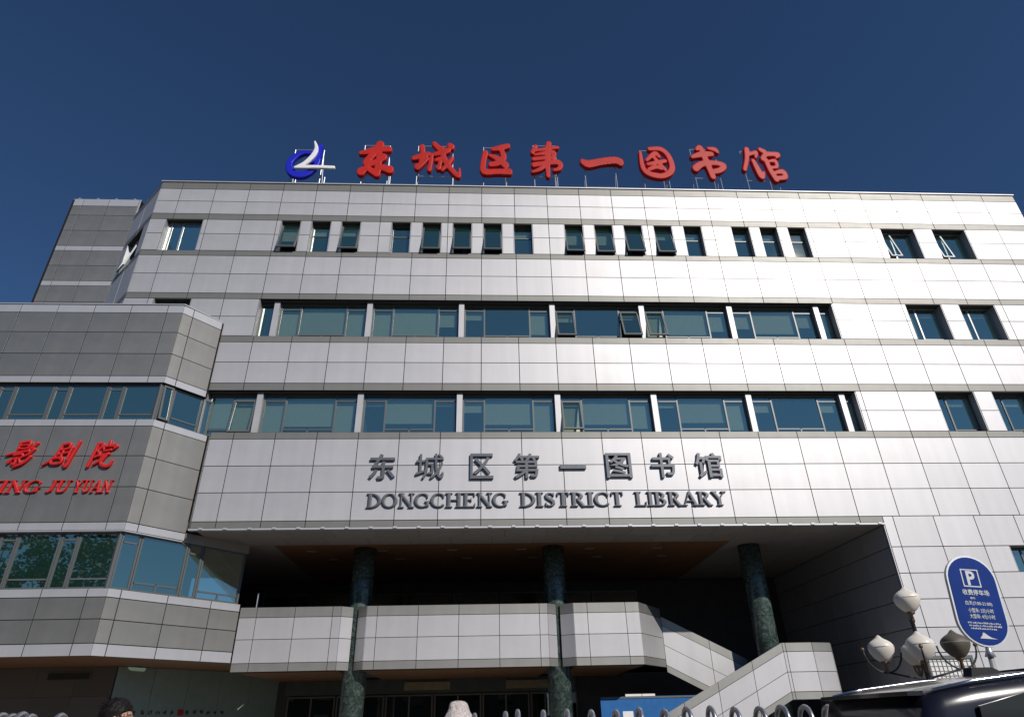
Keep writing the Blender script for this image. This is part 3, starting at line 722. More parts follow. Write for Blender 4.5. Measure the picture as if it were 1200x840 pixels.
# roofs and floors of the wing
for z_ in (14.4, 11.75, 10.0, 6.85, 5.0):
    MB().prism([(CX0, YC+.31), (CXC-.1, YC+.31), (2.55, -.15 if z_ > 11 else .3), (2.5, 6), (CX0, 6)], z_-.1, z_+.1).build('floor_slab', ROOM, cin, False, (2, -3, -.1))
MB().box(CX0, 2.4, 3.2, 3.4, 3.6, 14.6).build('room_wall', ROOM, cin, False, (2, -3, -.1))
MB().box(CX0, CX0+.2, YC+.1, 6, .0, 14.4).build('room_wall', ROOM, cin, False, (2, -3, -.1))
edges = [1.99-1.74*k for k in range(0, 7)]
UPB = [.0, .0, .25, 0, 0, .2]
for (z0_, z1_, k0) in ((10.355, 11.66, 0), (5.145, 6.77, 1)):
    for k in range(6):
        a = edges[k]
        window(cf, a-1.235, a-.005, z0_, z1_, .14, [(0, 1, 0, .17), (0, 1, .17, 1)], jambs=False, frame=FRAME)
        window(cf, a-1.735, a-1.24, z0_, z1_, .14, [(0, 1, 0, .86), (0, 1, .86, 1)], jambs=False, frame=FRAME)
    cf.solid('head', [(CX0, CXC-.06, .10, .3, z1_+.001, z1_+.03)], SHADEHD)
    if k0 == 0:
        window(cc, .06, .46, z0_, z1_, .12, [(0, 1, 0, 1)], open_=(0,), jambs=False, open_angle=7)
        window(cc, .47, 1.50, z0_, z1_, .12, [(0, 1, 0, .2), (0, 1, .2, 1)], jambs=False)
        window(cc, 1.51, 1.86, z0_, z1_, .12, [(0, 1, 0, 1)], jambs=False)
    else:
        window(cc, .06, .62, z0_, z1_, .12, [(0, 1, 0, .82), (0, 1, .82, 1)], jambs=False)
        window(cc, .63, 2.10, z0_, z1_, .12, [(0, .5, 0, .15), (.5, 1, 0, .15), (0, 1, .15, 1)], jambs=False)
        window(cc, 2.11, 2.62, z0_, z1_, .12, [(0, 1, 0, .82), (0, 1, .82, 1)], jambs=False)
        window(cc, 2.63, 4.14, z0_, z1_, .12, [(0, .5, 0, .15), (.5, 1, 0, .15), (0, 1, .15, 1)], jambs=False)
        cc.solid('head', [(1.9, 4.17, .05, .25, z1_+.003, z1_+.28)], SOFG)
        MB().box(-.5, 4.6, 0, 0, 0, 0) if False else None
    cc.solid('corner_post', [(-.03, .05, .11, .22, z0_, z1_)], FRAME)
cop2 = MB().prism([(CX0, YC-.03), (CXC+.02, YC-.03), (3.02, -.03), (2.7, .0), (CXC-.1, YC+.5), (CX0, YC+.5)], 14.752, 14.79).build('coping', LIGHT, cin, False, (2, -3, -.1))
MB().prism([(CX0, YC-.02), (CXC+.01, YC-.02), (3.20, .20), (3.0, .3), (CXC-.1, YC+.2), (CX0, YC+.2)], 6.745, 6.775).build('drip_edge', LIGHT, cin, False, (2, -3, -.1))
# brown soffit under the wing, granite wall and green wall
for k in range(9):
    MB().box(CX0+k*1.25, CX0+(k+1)*1.25-.008, YC+.05, 2.5, 3.384, 3.398).build('soffit_board', SOFO, cin, False, (2, -3, -.1))
MB().prism([(1.76, YC+.05), (CXC-.03, YC+.05), (4.70, 1.98), (5.0, 7.25), (1.76, 7.25)], 3.384, 3.398).build('soffit_board', SOFO, cin, False, (2, -3, -.1))
gw = Face(0, 2.3, 0, cin, CB)
for k in range(9):
    for hi, lo in ((3.38, 2.55), (2.55, 1.7), (1.7, .85), (.85, .0)): gw.piece('granite_slab', -9.5+k*1.18, -9.5+(k+1)*1.18, lo+.0, hi, BROWNG, gap=.003)
gw.solid('wall', [(-9.5, 1.1, .006, .3, 0, 3.38)], JOINT)
gw.solid('vent_grille', [(-.95, .40, -.03, -.004, 3.0, 3.25)], mat('grille_frame', (.14, .11, .085), .5)); gw.solid('vent_grille', [(-.91, .36, -.036, -.031, 3.03, 3.22)], mat('grille_dark', (.03, .025, .02), .7))
PG = math.atan2(4.9, 3.7)
gg = Face(1.15, 2.34, PG, cin, CB)
for k in range(5): gg.piece('glass_panel', k*1.24, (k+1)*1.24, 0, 3.38, GREENW, gap=.004, c=.004)
# small unreadable print on the green wall and the red emblem
b = MB(); rr = random.Random(3)
def scribble(b, x, z, s, rr, y0, y1):
    for _ in range(5):
        if rr.random() < .55: zz = z+rr.random()*s*.85; x0 = x+rr.random()*s*.3; b.box(x0, x0+s*rr.uniform(.4, .65), y0+rr.random()*.002, y1, zz, zz+s*.13)
        else: xx = x+rr.random()*s*.8; z0 = z+rr.random()*s*.3; b.box(xx, xx+s*.13, y0+rr.random()*.002, y1, z0, z0+s*rr.uniform(.4, .7))
for k in range(13):
    if k != 6: scribble(b, .75+k*.26, 2.02, .15, rr, -.02, 0)
b.build('wall_lettering', mat('dark_red_print', (.06, .02, .018), .6), cin, False, gg.at(0, 0, 0), PG)
b = MB(); scribble(b, .75+6*.26-.02, 1.98, .24, rr, -.024, 0); scribble(b, .75+6*.26-.02, 1.98, .24, rr, -.026, 0)
b.build('wall_emblem', RED2, cin, False, gg.at(0, 0, 0), PG)
b = MB(); scribble(b, .62, 2.15, .26, rr, -.022, -.004); scribble(b, .62, 2.15, .26, rr, -.024, -.004); scribble(b, .68, 2.14, .2, rr, -.026, -.004)
b.build('wall_emblem', RED2, cin, False, gw.at(.55, 0, 0), 0)

# ================================================================== STAIR TOWER behind on the left
tow = thing('stair_tower', 'grey panelled tower with thin pale bands rising behind the left roof corner', 'building', (-6, 6, 0)); TB = (-6, 6, 0)
tf = Face(-7.85, 4.5, 0, tow, TB)
for hi, lo, mm in ((24.9, 24.45, LIGHT), (24.45, 23.84, GREY), (23.84, 22.87, GREY), (22.87, 21.93, GREY), (21.93, 21.64, LIGHT), (21.64, 20.75, GREY), (20.75, 19.87, GREY), (19.87, 19.6, LIGHT),
                   (19.6, 18.7, GREY), (18.7, 17.8, GREY), (17.8, 16.9, GREY), (16.9, 16.0, GREY), (16, 8, GREY), (8, .1, GREY)):
    row(tf, .1, 3.25, lo, hi, mm, (), 'trim_strip' if mm is LIGHT else 'cladding_panel', [.55, 1.8])
tf.piece('corner_trim', 3.25, 3.36, .1, 24.9, LIGHT); tf.piece('corner_trim', 0, .1, .1, 24.9, LIGHT)
MB().box(-7.84, -4.5, 4.503, 11, 0, 24.85).build('wall', JOINT, tow, False, (6, -6, 0))
for k in range(4): MB().box(-7.6+k*.9, -7.5+k*.9, 4.5, 4.6, 24.9, 24.96).build('coping_bolt', STEEL, tow, False, (6, -6, 0))

# ================================================================== ROOFTOP CHARACTERS
ROOF_Y = .6
CAL = {
 'dong': [S((770, 240, 15), (830, 226, 24), (900, 205, 26), (1020, 198, 24)), S((935, 158, 34), (890, 235, 28), (832, 318, 28), (850, 340, 26), (920, 318, 24), (975, 272, 30)), S((940, 250, 24), (938, 340, 26), (932, 425, 30)), S((795, 410, 34), (840, 380, 22), (890, 405, 24), (930, 430, 24)), S((980, 372, 26), (1040, 388, 33))],
 'cheng': [S((105, 297, 18), (160, 280, 22), (235, 256, 20)), S((178, 190, 22), (186, 260, 22), (175, 330, 20)), S((145, 375, 26), (185, 345, 20), (225, 300, 18)), S((285, 160, 20), (345, 212, 24), (400, 230, 20)), S((425, 172, 22), (445, 185, 24)), S((268, 262, 16), (262, 330, 19), (252, 395, 20)), S((300, 255, 18), (360, 238, 22), (415, 218, 22)),
           S((355, 205, 24), (382, 300, 24), (440, 385, 22), (512, 450, 18), (520, 385, 9)), S((305, 310, 14), (345, 300, 16), (335, 380, 18), (315, 372, 10)), S((452, 292, 16), (410, 350, 18), (365, 398, 14))],
 'qu': [S((805, 205, 16), (880, 192, 24), (950, 172, 22)), S((738, 240, 24), (718, 330, 24), (725, 408, 26), (850, 408, 23), (960, 408, 26)), S((890, 215, 22), (908, 280, 26), (855, 330, 24), (785, 345, 20)), S((775, 262, 12), (850, 292, 24), (925, 350, 30))],
 'di': [S((132, 180, 18), (100, 235, 18)), S((118, 218, 14), (210, 205, 16)), S((255, 150, 24), (228, 210, 20)), S((250, 195, 14), (332, 185, 15)), S((120, 258, 12), (200, 245, 17), (290, 235, 22), (285, 285, 20)), S((108, 300, 18), (190, 290, 18), (285, 282, 18)), S((108, 355, 22), (200, 338, 20), (310, 325, 24), (348, 350, 22), (330, 388, 18), (285, 402, 12)), S((245, 180, 24), (232, 320, 24), (230, 455, 18)), S((215, 350, 18), (160, 395, 18), (92, 420, 12))],
 'yi': [S((540, 318, 20), (590, 335, 27), (700, 315, 25), (820, 302, 26), (868, 316, 27))],
 'tu': [S((533, 150, 7), (534, 215, 10), (560, 243, 11), (615, 250, 11), (658, 222, 12), (655, 165, 11), (625, 132, 10), (575, 132, 8)), S((556, 182, 7), (595, 152, 10), (612, 165, 8)), S((558, 200, 7), (600, 192, 9), (635, 185, 8)), S((588, 168, 8), (610, 200, 9), (628, 222, 8)), S((560, 222, 8), (590, 212, 9), (612, 218, 8))],
 'shu': [S((352, 268, 15), (440, 243, 25), (525, 240, 20)), S((405, 200, 14), (440, 188, 22), (462, 290, 26), (480, 370, 25), (492, 432, 24)), S((362, 365, 28), (430, 325, 24), (540, 318, 20), (605, 340, 23), (570, 375, 22), (525, 388, 22)), S((505, 190, 12), (560, 200, 20), (580, 222, 14))],
 'guan': [S((832, 205, 22), (812, 285, 19), (772, 372, 17)), S((845, 245, 14), (905, 228, 17), (890, 268, 13)), S((862, 300, 18), (880, 370, 24), (898, 428, 24), (925, 395, 11)), S((945, 203, 18), (975, 222, 22)), S((948, 280, 22), (985, 245, 18), (1085, 243, 20), (1062, 270, 10)), S((968, 290, 20), (985, 380, 22), (1010, 448, 24)), S((1000, 300, 12), (1045, 298, 17), (1045, 345, 16), (1000, 352, 12)), S((1005, 398, 12), (1080, 388, 22), (1090, 430, 20), (1025, 440, 18))],
}
specs = [('dong', 7.03, 8.67, 22.70, 24.95, 'first', 'beside the blue logo'), ('cheng', 9.40, 11.68, 22.71, 24.98, 'second', 'with a long hooked tail stroke on right'), ('qu', 12.5, 13.98, 22.92, 24.95, 'third', 'boxed open to the right'),
         ('di', 14.81, 16.30, 22.82, 25.15, 'fourth', 'with stacked bars on a centre stroke'), ('yi', 17.08, 19.11, 23.48, 24.22, 'fifth', 'a single horizontal stroke on tall legs'), ('tu', 19.82, 21.47, 22.88, 24.95, 'sixth', 'a rounded closed frame with strokes inside'),
         ('shu', 22.24, 23.90, 22.89, 25.10, 'seventh', 'second from the right end'), ('guan', 24.60, 26.68, 22.79, 25.04, 'last', 'rightmost, made of two side-by-side halves')]
RZ = Z['roof']+.05
def roof_frame(t, w_, zb, zt):
    b = MB(); r = .018
    xa, xb = w_*.12, w_*.82
    for x in (xa, xb):
        b.tube([(x, .10, 0), (x, .10, zt-.02)], r, 6); b.tube([(x, .75, 0), (x, .75, zt*.62)], r, 6); b.tube([(x, .10, zt*.9), (x, .78, 0)], r*.8, 6)
    for zz in (zb*.45, zb+.35, zt-.02): b.tube([(xa, .10, zz), (xb, .10, zz)], r, 6)
    b.tube([(xa, .75, zb*.5), (xb, .75, zb*.5)], r, 6)
    b.build('support_frame', STEEL, t)
for key, xa, xb, za, zb, nth, desc in specs:
    t = thing('rooftop_character', '%s red brush-style rooftop character, %s' % (nth, desc), 'sign character', (xa, ROOF_Y, RZ), 0, 'red characters standing along the roof edge')
    roof_frame(t, xb-xa, za-RZ, (zb-RZ) if key != 'yi' else (za-RZ+.4))
    put('character', glyph_mesh('character', CAL[key], xb-xa, zb-za, .20, RED, 72, .018, None, 1.12), t, (0, 0, za-RZ))
t = thing('rooftop_logo', 'blue ring logo crossed by a white swoosh, left end of roof', 'logo', (3.89, ROOF_Y, RZ))
roof_frame(t, 1.85, .75, 2.75)
ring = [S((365, 235, 16), (290, 230, 17), (215, 262, 24), (160, 330, 29), (175, 400, 32), (240, 442, 28), (330, 443, 26), (405, 395, 22), (438, 330, 24), (436, 240, 30), (442, 172, 25)), S((430, 230, 26), (400, 300, 22), (340, 330, 14))]
put('ring', glyph_mesh('ring', ring, 1.50, 2.1, .18, BLUE, 72, .016, None, 1.1), t, (0, 0, .76))
swo = [S((368, 130, 8), (392, 190, 17), (372, 255, 20), (310, 325, 17), (232, 362, 8)), S((228, 362, 7), (310, 356, 13), (450, 355, 13), (575, 357, 12))]
put('swoosh', glyph_mesh('swoosh', swo, 1.80, 1.70, .10, WHITE, 72, .012, None, 1.0), t, (.42, -.19, 1.22))

# ================================================================== FACADE LETTERING
fs = thing('facade_characters', 'dark grey Chinese characters in one line on the silver fascia', 'sign', (8.88, 0, 8.68))
for i, (ch, x0, x1) in enumerate(zip('东城区第一图书馆', (8.88, 10.42, 12.24, 13.70, 15.28, 16.85, 18.40, 19.93), (9.74, 11.36, 13.02, 14.58, 16.16, 17.72, 19.22, 20.86))):
    me, ext = text_mesh('character', ch, 1.0, .08, LETTER, .012 if ch != '城' else .003)
    h_ = .88 if ch != '一' else .15
    put('character', fit_mesh(me, ext, x1-x0, h_), fs, (x0-8.88, -.055, 0 if ch != '一' else .33))
fe = thing('facade_lettering', 'dark grey English capitals in one line above the entrance', 'sign', (8.88, 0, 7.72))
word(fe, 'DONGCHENG', 0, 4.62, 0, .48, -.004, LETTER, .07, 0, .007)
word(fe, 'DISTRICT', 4.99, 8.48, 0, .48, -.004, LETTER, .07, 0, .007)
word(fe, 'LIBRARY', 8.82, 11.93, 0, .48, -.004, LETTER, .07, 0, .007)
CAL2 = {
 'ying': [S((135, 150, 10), (235, 135, 13), (228, 195, 10), (140, 200, 9)), S((150, 172, 8), (220, 165, 8)), S((150, 150, 10), (135, 210, 10)), S((45, 262, 9), (150, 235, 11), (255, 222, 11)), S((120, 262, 10), (200, 250, 10), (195, 285, 9), (115, 295, 10)), S((155, 290, 12), (150, 345, 11), (125, 335, 8)), S((110, 305, 11), (85, 330, 13)), S((185, 300, 9), (200, 325, 10)), S((310, 148, 14), (275, 190, 12), (240, 215, 9)), S((298, 205, 14), (260, 250, 12), (215, 275, 9)), S((285, 275, 15), (230, 335, 13), (150, 372, 8))],
 'ju': [S((555, 150, 11), (620, 140, 13), (615, 185, 10), (545, 200, 9)), S((552, 150, 12), (515, 255, 12), (465, 310, 10), (415, 342, 7)), S((515, 248, 9), (570, 232, 11), (625, 222, 10)), S((575, 205, 10), (565, 285, 10)), S((492, 282, 10), (580, 272, 12), (575, 322, 11), (492, 326, 11), (492, 282, 9)), S((650, 175, 11), (630, 290, 10)), S((708, 118, 11), (672, 245, 13), (640, 352, 14), (612, 325, 7))],
 'yuan': [S((892, 152, 15), (870, 250, 13), (848, 348, 14)), S((895, 150, 11), (942, 158, 13), (905, 212, 11), (932, 240, 12), (892, 270, 10)), S((1000, 130, 14), (1005, 158, 11)), S((955, 195, 11), (962, 175, 10), (1068, 165, 15), (1055, 192, 9)), S((962, 215, 9), (1030, 203, 11)), S((930, 258, 9), (1015, 238, 13)), S((972, 250, 11), (942, 300, 11), (895, 335, 8)), S((1002, 246, 13), (962, 315, 14), (1000, 345, 14), (1048, 342, 13), (1068, 298, 8))],
}
cs = thing('cinema_characters', 'three raised red brush-style characters on the grey cinema wall', 'sign', (-2.14, YC, 8.66))
for key, xa, xb in (('ying', -2.10, -1.22), ('ju', -.92, .05), ('yuan', .42, 1.22)):
    put('character', glyph_mesh('character', CAL2[key], xb-xa, .92, .10, RED2, 60, .02, None, 1.0), cs, (xa+2.14, -.002, .02))
ce = thing('cinema_lettering', 'red slanted capitals below the brush characters on grey cinema wall', 'sign', (-2.9, YC, 7.9))
word(ce, 'YING', .42, 2.12, 0, .40, -.002, RED2, .08, .22, .0)
word(ce, 'JU', 2.30, 2.98, 0, .40, -.002, RED2, .08, .22, .0)
word(ce, 'YUAN', 3.10, 4.22, 0, .40, -.002, RED2, .08, .22, .0)

# ================================================================== BLUE HOARDING, GATE, STATUE
hb = thing('blue_hoarding', 'plain blue board standing under the stair behind the gate', 'hoarding', (18, 3.3, .1))
MB().box(-1.4, 1.9, 0, .05, .2, 2.15).build('board', HBLUE, hb)
for x in (-1.36, 1.8): MB().box(x, x+.06, .055, .11, 0, 2.1).build('post', STEEL, hb)
for a, b_ in ((-.55, .0), (.02, .45)): MB().box(a, b_, -.01, .07, 2.152, 2.22).build('paper_scrap', WHITE, hb)
MB().box(-1.38, 1.88, -.02, -.002, 2.09, 2.14).build('top_rail', FRAME, hb)

def gate_frame_mesh(h_, d_=.30):
    b = MB(); pts = [(0, -d_/2, 0), (0, -d_/2, h_-d_/2)]
    for k in range(1, 10):
        a = math.pi*k/10; pts.append((0, -d_/2*math.cos(a), h_-d_/2+d_/2*math.sin(a)))
    pts += [(0, d_/2, h_-d_/2), (0, d_/2, 0)]
    # build ring frames by hand: fixed side vector x
    seg = 8; r = .026; P = [Vector(p) for p in pts]; n = len(P); base = []
    for k, p in enumerate(P):
        tg = (P[min(k+1, n-1)]-P[max(k-1, 0)]).normalized(); a = Vector((1, 0, 0)); c = tg.cross(a).normalized(); base.append(len(b.v))
        for s in range(seg):
            q = 2*math.pi*s/seg; b.v.append(tuple(p + a*math.cos(q)*r + c*math.sin(q)*r))
    for k in range(n-1):
        for s in range(seg): b.f.append((base[k]+s, base[k]+(s+1) % seg, base[k+1]+(s+1) % seg, base[k+1]+s))
    return b.mesh('gate_frame', GSTEEL, True)
def gate(label, xs, h_, y):
    t = thing('retractable_gate', label, 'gate', (xs[0], y, .10))
    me = gate_frame_mesh(h_-.10)
    for x in xs:
        put('gate_frame', me, t, (x-xs[0]+random.uniform(-.01, .01), random.uniform(-.01, .01), random.uniform(-.015, .015)), random.uniform(-.05, .05))
    for a, b_ in zip(xs[:-1], xs[1:]):
        b = MB()
        for sy in (-.12, .12):
            for za, zb in ((.3, .75), (.75, .3), (.85, 1.3), (1.3, .85)):
                b.tube([(a-xs[0], sy+(.012 if za > zb else -.012), za), (b_-xs[0], sy+(.012 if za > zb else -.012), zb)], .011, 5)
        b.build('scissor_brace', GSTEEL, t)
    for x in xs[::4]:
        for sy in (-.15, .15): MB().tube([(x-xs[0]-.02, sy, .035), (x-xs[0]+.02, sy, .035)], .035, 10).build('wheel', RUBBER, t)
    return t
gate('folded end of the steel retractable gate, hoops packed close, lower left', [6.35+.098*k for k in range(17)]+[8.22], 1.76, -13)
g2 = gate('stretched-out steel retractable gate of spaced hoops, lower right', [12.52, 12.86]+[12.99+.262*k for k in range(17)], 1.68, -13)
MB().box(14.08-12.52, 14.19-12.52, -.2, -.185, 1.47, 1.57).build('number_plate', WHITE, g2)

sp = thing('granite_post', 'pale speckled granite post with rounded carved top in front of the doors', 'stone post', (12.26, -10, .1))
def wob(q, z): return 1+.06*math.sin(3*q+z*9)+.05*math.sin(5*q-z*14)+.035*math.sin(9*q+z*31)
MB().box(-.26, .26, -.26, .26, 0, .9).build('pedestal', GRANITE, sp)
MB().lathe([(.25, .9), (.24, 1.0), (.17, 1.1), (.16, 1.25), (.24, 1.45), (.235, 1.52), (.19, 1.6), (.152, 1.65), (.142, 1.69), (.138, 1.72), (.128, 1.75), (.10, 1.773), (.05, 1.785), (.005, 1.788)], 28, fn=wob).build('finial', GRANITE, sp, True)

# ================================================================== LAMP POST
lp = thing('lamp_post', 'black lamp post with a cluster of pale bud-shaped globes beside the blue sign', 'street lamp', (19.55, -10, .1)); LO = 19.55
MB().lathe([(.16, 0), (.16, .25), (.09, .32), (.06, .5), (.05, 1.5), (.045, 2.2), (.06, 2.25), (.035, 2.32), (.03, 2.78), (.05, 2.8)], 14).build('pole', IRON, lp, True)
prof = [(.058, 0), (.085, .015), (.125, .05), (.16, .10), (.185, .15), (.196, .19), (.197, .215), (.188, .245), (.165, .275), (.13, .302), (.095, .322), (.066, .338), (.046, .356), (.03, .374), (.014, .388), (.004, .392)]
def swirl(q, z): return 1+.022*math.sin(4*q+z*14)
SEAM = mat('globe_seam', (.5, .46, .4), .6)
gm = MB().lathe(prof, 36, fn=swirl).mesh('globe', GLOBE, True); gmd = MB().lathe(prof, 36, fn=swirl).mesh('globe', GLOBED, True)
def lamp_globe(x, y, z, s, dark=False, tilt=0):
    g_ = put('globe', gmd if dark else gm, lp, (x, y, z)); g_.scale = (s, s, s); g_.rotation_euler = (0, tilt, random.uniform(0, 6))
    MB().lathe([(.199, .208), (.202, .212), (.199, .216)], 30).build('seam', SEAM, g_)
    if dark: g_['label'] = 'dark grimy globe'
    MB().lathe([(.02, -.16), (.03, -.14), (.022, -.05), (.06, -.03), (.062, .015)], 12).build('globe_collar', COPPER, lp, True, (x, y, z))
lamp_globe(.02, 0, 2.92, 1.0)
for (dx, dy, z, s, dk) in ((-.62, .03, 2.20, .98, False), (-.22, -.36, 2.18, 1.06, False), (.56, -.05, 2.23, 1.04, True), (.14, .42, 2.16, 1.0, False)):
    lamp_globe(dx, dy, z, s, dk)
    L = math.hypot(dx, dy); ux, uy = dx/L, dy/L; pts = []
    for k in range(13):
        a = math.pi*(1.0-k/12); rr_ = .30
        rad_ = L+math.cos(a)*rr_; pts.append((ux*rad_, uy*rad_, z-.10+.28-math.sin(a)*.34))
    MB().tube(pts, .014, 7).build('arm', IRON, lp, True)
    MB().tube([(0, 0, z-.28), (ux*L*.5, uy*L*.5, z-.22), (ux*L, uy*L, z-.15)], .016, 7).build('arm', IRON, lp, True)
    MB().lathe([(.005, -.03), (.025, -.02), (.03, 0), (.025, .02), (.005, .03)], 10).build('arm_tip', COPPER, lp, True, pts[-1])

# ================================================================== PARKING SIGN
ps = thing('parking_sign', 'blue oval parking sign with white P on a pale post, right edge', 'sign', (18.60, -12.5, .1))
ps.rotation_euler = (0, R(5.0), R(-4))
def stadium(w_, h_, y0, y1, n=16):
    r = w_/2; pts = []
    for k in range(n+1): a = math.pi*k/n; pts.append((r*math.cos(a), h_/2-r+r*math.sin(a)*1.0))
    for k in range(n+1): a = math.pi+math.pi*k/n; pts.append((r*math.cos(a), -h_/2+r+r*math.sin(a)))
    return MB().slab(pts, y0, y1)
PZc = 2.735; SX = .03
stadium(.62, 1.10, 0, .05).build('border', STEEL, ps, False, (SX, 0, PZc))
stadium(.575, 1.055, -.006, .001).build('panel', SBLUE, ps, False, (SX, 0, PZc))
stadium(.6, 1.08, .051, .056).build('back', STEEL, ps, False, (SX, 0, PZc))
MB().lathe([(.06, 2.08), (.035, 2.15), (.03, 2.2)], 12).build('socket', STEEL, ps, True, (SX, .03, 0))
MB().tube([(SX, .03, 0), (SX, .03, 2.1)], .032, 12).build('post', STEEL, ps, True)
def sq(b, x0, x1, z0, z1): b.box(x0, x1, -.011, -.0065, z0, z1)
b = MB(); x0, x1, z0, z1 = -.125, .095, .155, .375
for q in (0,):
    sq(b, x0, x1, z1-.014, z1); sq(b, x0, x1, z0, z0+.014); sq(b, x0, x0+.014, z0+.014, z1-.014); sq(b, x1-.014, x1, z0+.014, z1-.014)
b.build('print', SGREY, ps, False, (SX, 0, PZc))
def print_text(body, x0, x1, z0, z1, bold=.01):
    me, ext = text_mesh('print', body, 1, .05, SGREY, bold); fit_mesh(me, ext, x1-x0, z1-z0)
    co = np.zeros(len(me.vertices)*3); me.vertices.foreach_get('co', co); co = co.reshape(-1, 3); co[:, 1] *= .08; me.vertices.foreach_set('co', co.ravel()); me.update()
    put('print', me, ps, (SX+x0, -.009, PZc+z0))
print_text('P', -.065, .04, .175, .355, .03)
print_text('收费停车场', -.16, .165, .055, .125, .015)
print_text('编号:', -.085, -.02, .005, .033)
print_text('白天(7:00-21:00)', -.16, .165, -.075, -.015)
print_text('小型车: 2元/小时', -.145, .16, -.155, -.10)
print_text('大型车: 4元/小时', -.145, .16, -.225, -.17)
b = MB(); rr = random.Random(9)
for r_ in range(3):
    x = -.19+.01*r_
    while x < .2-.07*(r_ == 2): 
        z = -.285-r_*.033; b.box(x, x+rr.uniform(.008, .016), -.011, -.0065, z, z+rr.uniform(.012, .022)); x += .021
b.build('print', SGREY, ps, False, (SX, 0, PZc))
b = MB().slab([(-.09, -.455), (.12, -.455), (.05, -.44), (.01, -.415), (-.02, -.39), (-.04, -.385), (-.055, -.42)], -.011, -.0065)
b.build('print', SGREY, ps, False, (SX, 0, PZc))

# ================================================================== LATTICE PANEL + SHRUB (right, behind lamp)
lt = thing('lattice_panel', 'white gridded panel in a dark frame behind the lamp post', 'panel', (23.35, -5, .1))
MB().box(-.5, .5, 0, .03, 1.3, 2.55).build('backing', WHITE, lt)
b = MB()
for k in range(11): b.box(-.5+k*.1-.007, -.5+k*.1+.007, -.012, -.002, 1.3, 2.55)
for k in range(13): b.box(-.5, .5, -.011, -.003, 1.3+k*.1-.006, 1.3+k*.1+.006)
b.build('grid', mat('grid_line', (.2, .19, .18), .7), lt)
for a, c, d, e in ((-.56, -.5, 0, 2.62), (.5, .56, 0, 2.62)): MB().box(a, c, -.03, .04, d, e).build('post', FRAME, lt)
MB().box(-.5, .5, -.03, .04, 2.55, 2.62).build('top_rail', FRAME, lt)
def leaf_cloud(n, fn, size, rnd):
    b = MB()
    for _ in range(n):
        p = Vector(fn(rnd)); a = Vector((rnd.gauss(0, 1), rnd.gauss(0, 1), rnd.gauss(0, .6))).normalized(); c = a.cross(Vector((rnd.gauss(0, 1), rnd.gauss(0, 1), rnd.gauss(0, 1)))).normalized()
        s = size*rnd.uniform(.6, 1.3); b.poly([p-a*s, p+c*s*.45, p+a*s, p-c*s*.45])
    return b
sh = thing('flowering_shrub', 'small potted shrub with pale flowers in front of the white lattice', 'plant', (23.1, -5.6, .1))
rnd = random.Random(5)
MB().lathe([(.18, 0), (.26, .5), (.28, .5), (.27, .46), (.05, .45)], 18).build('pot', BROWNG, sh, True)
for k in range(6):
    a = k*1.05; MB().tube([(0, 0, .45), (.1*math.cos(a), .1*math.sin(a), 1.0), (.25*math.cos(a), .2*math.sin(a), 1.75)], [.02, .014, .006], 6).build('stem', BARK, sh)
def blob(r): 
    while True:
        x, y, z = r.uniform(-1, 1), r.uniform(-1, 1), r.uniform(-1, 1)
        if x*x+y*y+z*z < 1: return (x*.45, y*.3, 1.6+z*.5+.12*math.sin(x*9))
tag(leaf_cloud(900, blob, .05, rnd).build('foliage', LEAF2, sh), kind='stuff')
tag(leaf_cloud(220, lambda r: (lambda p: (p[0]*.9+.12, p[1], p[2]+.12))(blob(r)), .045, rnd).build('flowers', FLOWER, sh), kind='stuff')

# ================================================================== PERSON
def skin_obj(name, pts, edges, rad, material, parent, sub=2, root=0, loc=(0, 0, 0)):
    me = bpy.data.meshes.new(name); me.from_pydata(pts, edges, []); me.update()
    o = put(name, me, parent, loc); md = o.modifiers.new('skin', 'SKIN'); md.use_smooth_shade = True
    for i, r in enumerate(rad):
        sv = me.skin_vertices[0].data[i]; sv.radius = r if isinstance(r, tuple) else (r, r); sv.use_root = (i == root)
    sm = o.modifiers.new('sub', 'SUBSURF'); sm.levels = sm.render_levels = sub
    me.materials.append(material); return o
# faces +x ; standing with one foot slightly forward
pe = thing('person', 'person with black hair and blue shirt seen from behind, lower left', 'person', (9.70, -15.0, 0), R(38))
B_ = {}
pts = [(0, 0, .98), (0, 0, 1.12), (0, 0, 1.30), (.0, 0, 1.44), (.01, 0, 1.53), (.02, 0, 1.60),
       (0, .19, 1.43), (-.02, .25, 1.15), (.10, .24, .95), (.14, .235, .87),
       (0, -.19, 1.43), (.0, -.25, 1.15), (.14, -.24, 1.02), (.19, -.235, .95),
       (0, .10, .92), (.03, .11, .50), (-.02, .11, .09), (.12, .12, .05),
       (0, -.10, .92), (.08, -.11, .50), (.10, -.11, .09), (.24, -.12, .05)]
eds = [(0, 1), (1, 2), (2, 3), (3, 4), (4, 5), (3, 6), (6, 7), (7, 8), (8, 9), (3, 10), (10, 11), (11, 12), (12, 13), (0, 14), (14, 15), (15, 16), (16, 17), (0, 18), (18, 19), (19, 20), (20, 21)]
rad = [(.12, .15), (.11, .14), (.13, .17), (.11, .13), .055, .06, .07, .05, .04, .035, .07, .05, .04, .035, .09, .06, .045, .04, .09, .06, .045, .04]
body = skin_obj('body', pts, eds, rad, SHIRT, pe)
# legs in trousers (a shell over the legs)
skin_obj('trousers', [(0, 0, 1.0), (0, .10, .92), (.03, .11, .50), (-.02, .11, .10), (0, -.10, .92), (.08, -.11, .50), (.10, -.11, .10)], [(0, 1), (1, 2), (2, 3), (0, 4), (4, 5), (5, 6)], [(.135, .165), .105, .078, .065, .105, .078, .065], TROUS, pe)
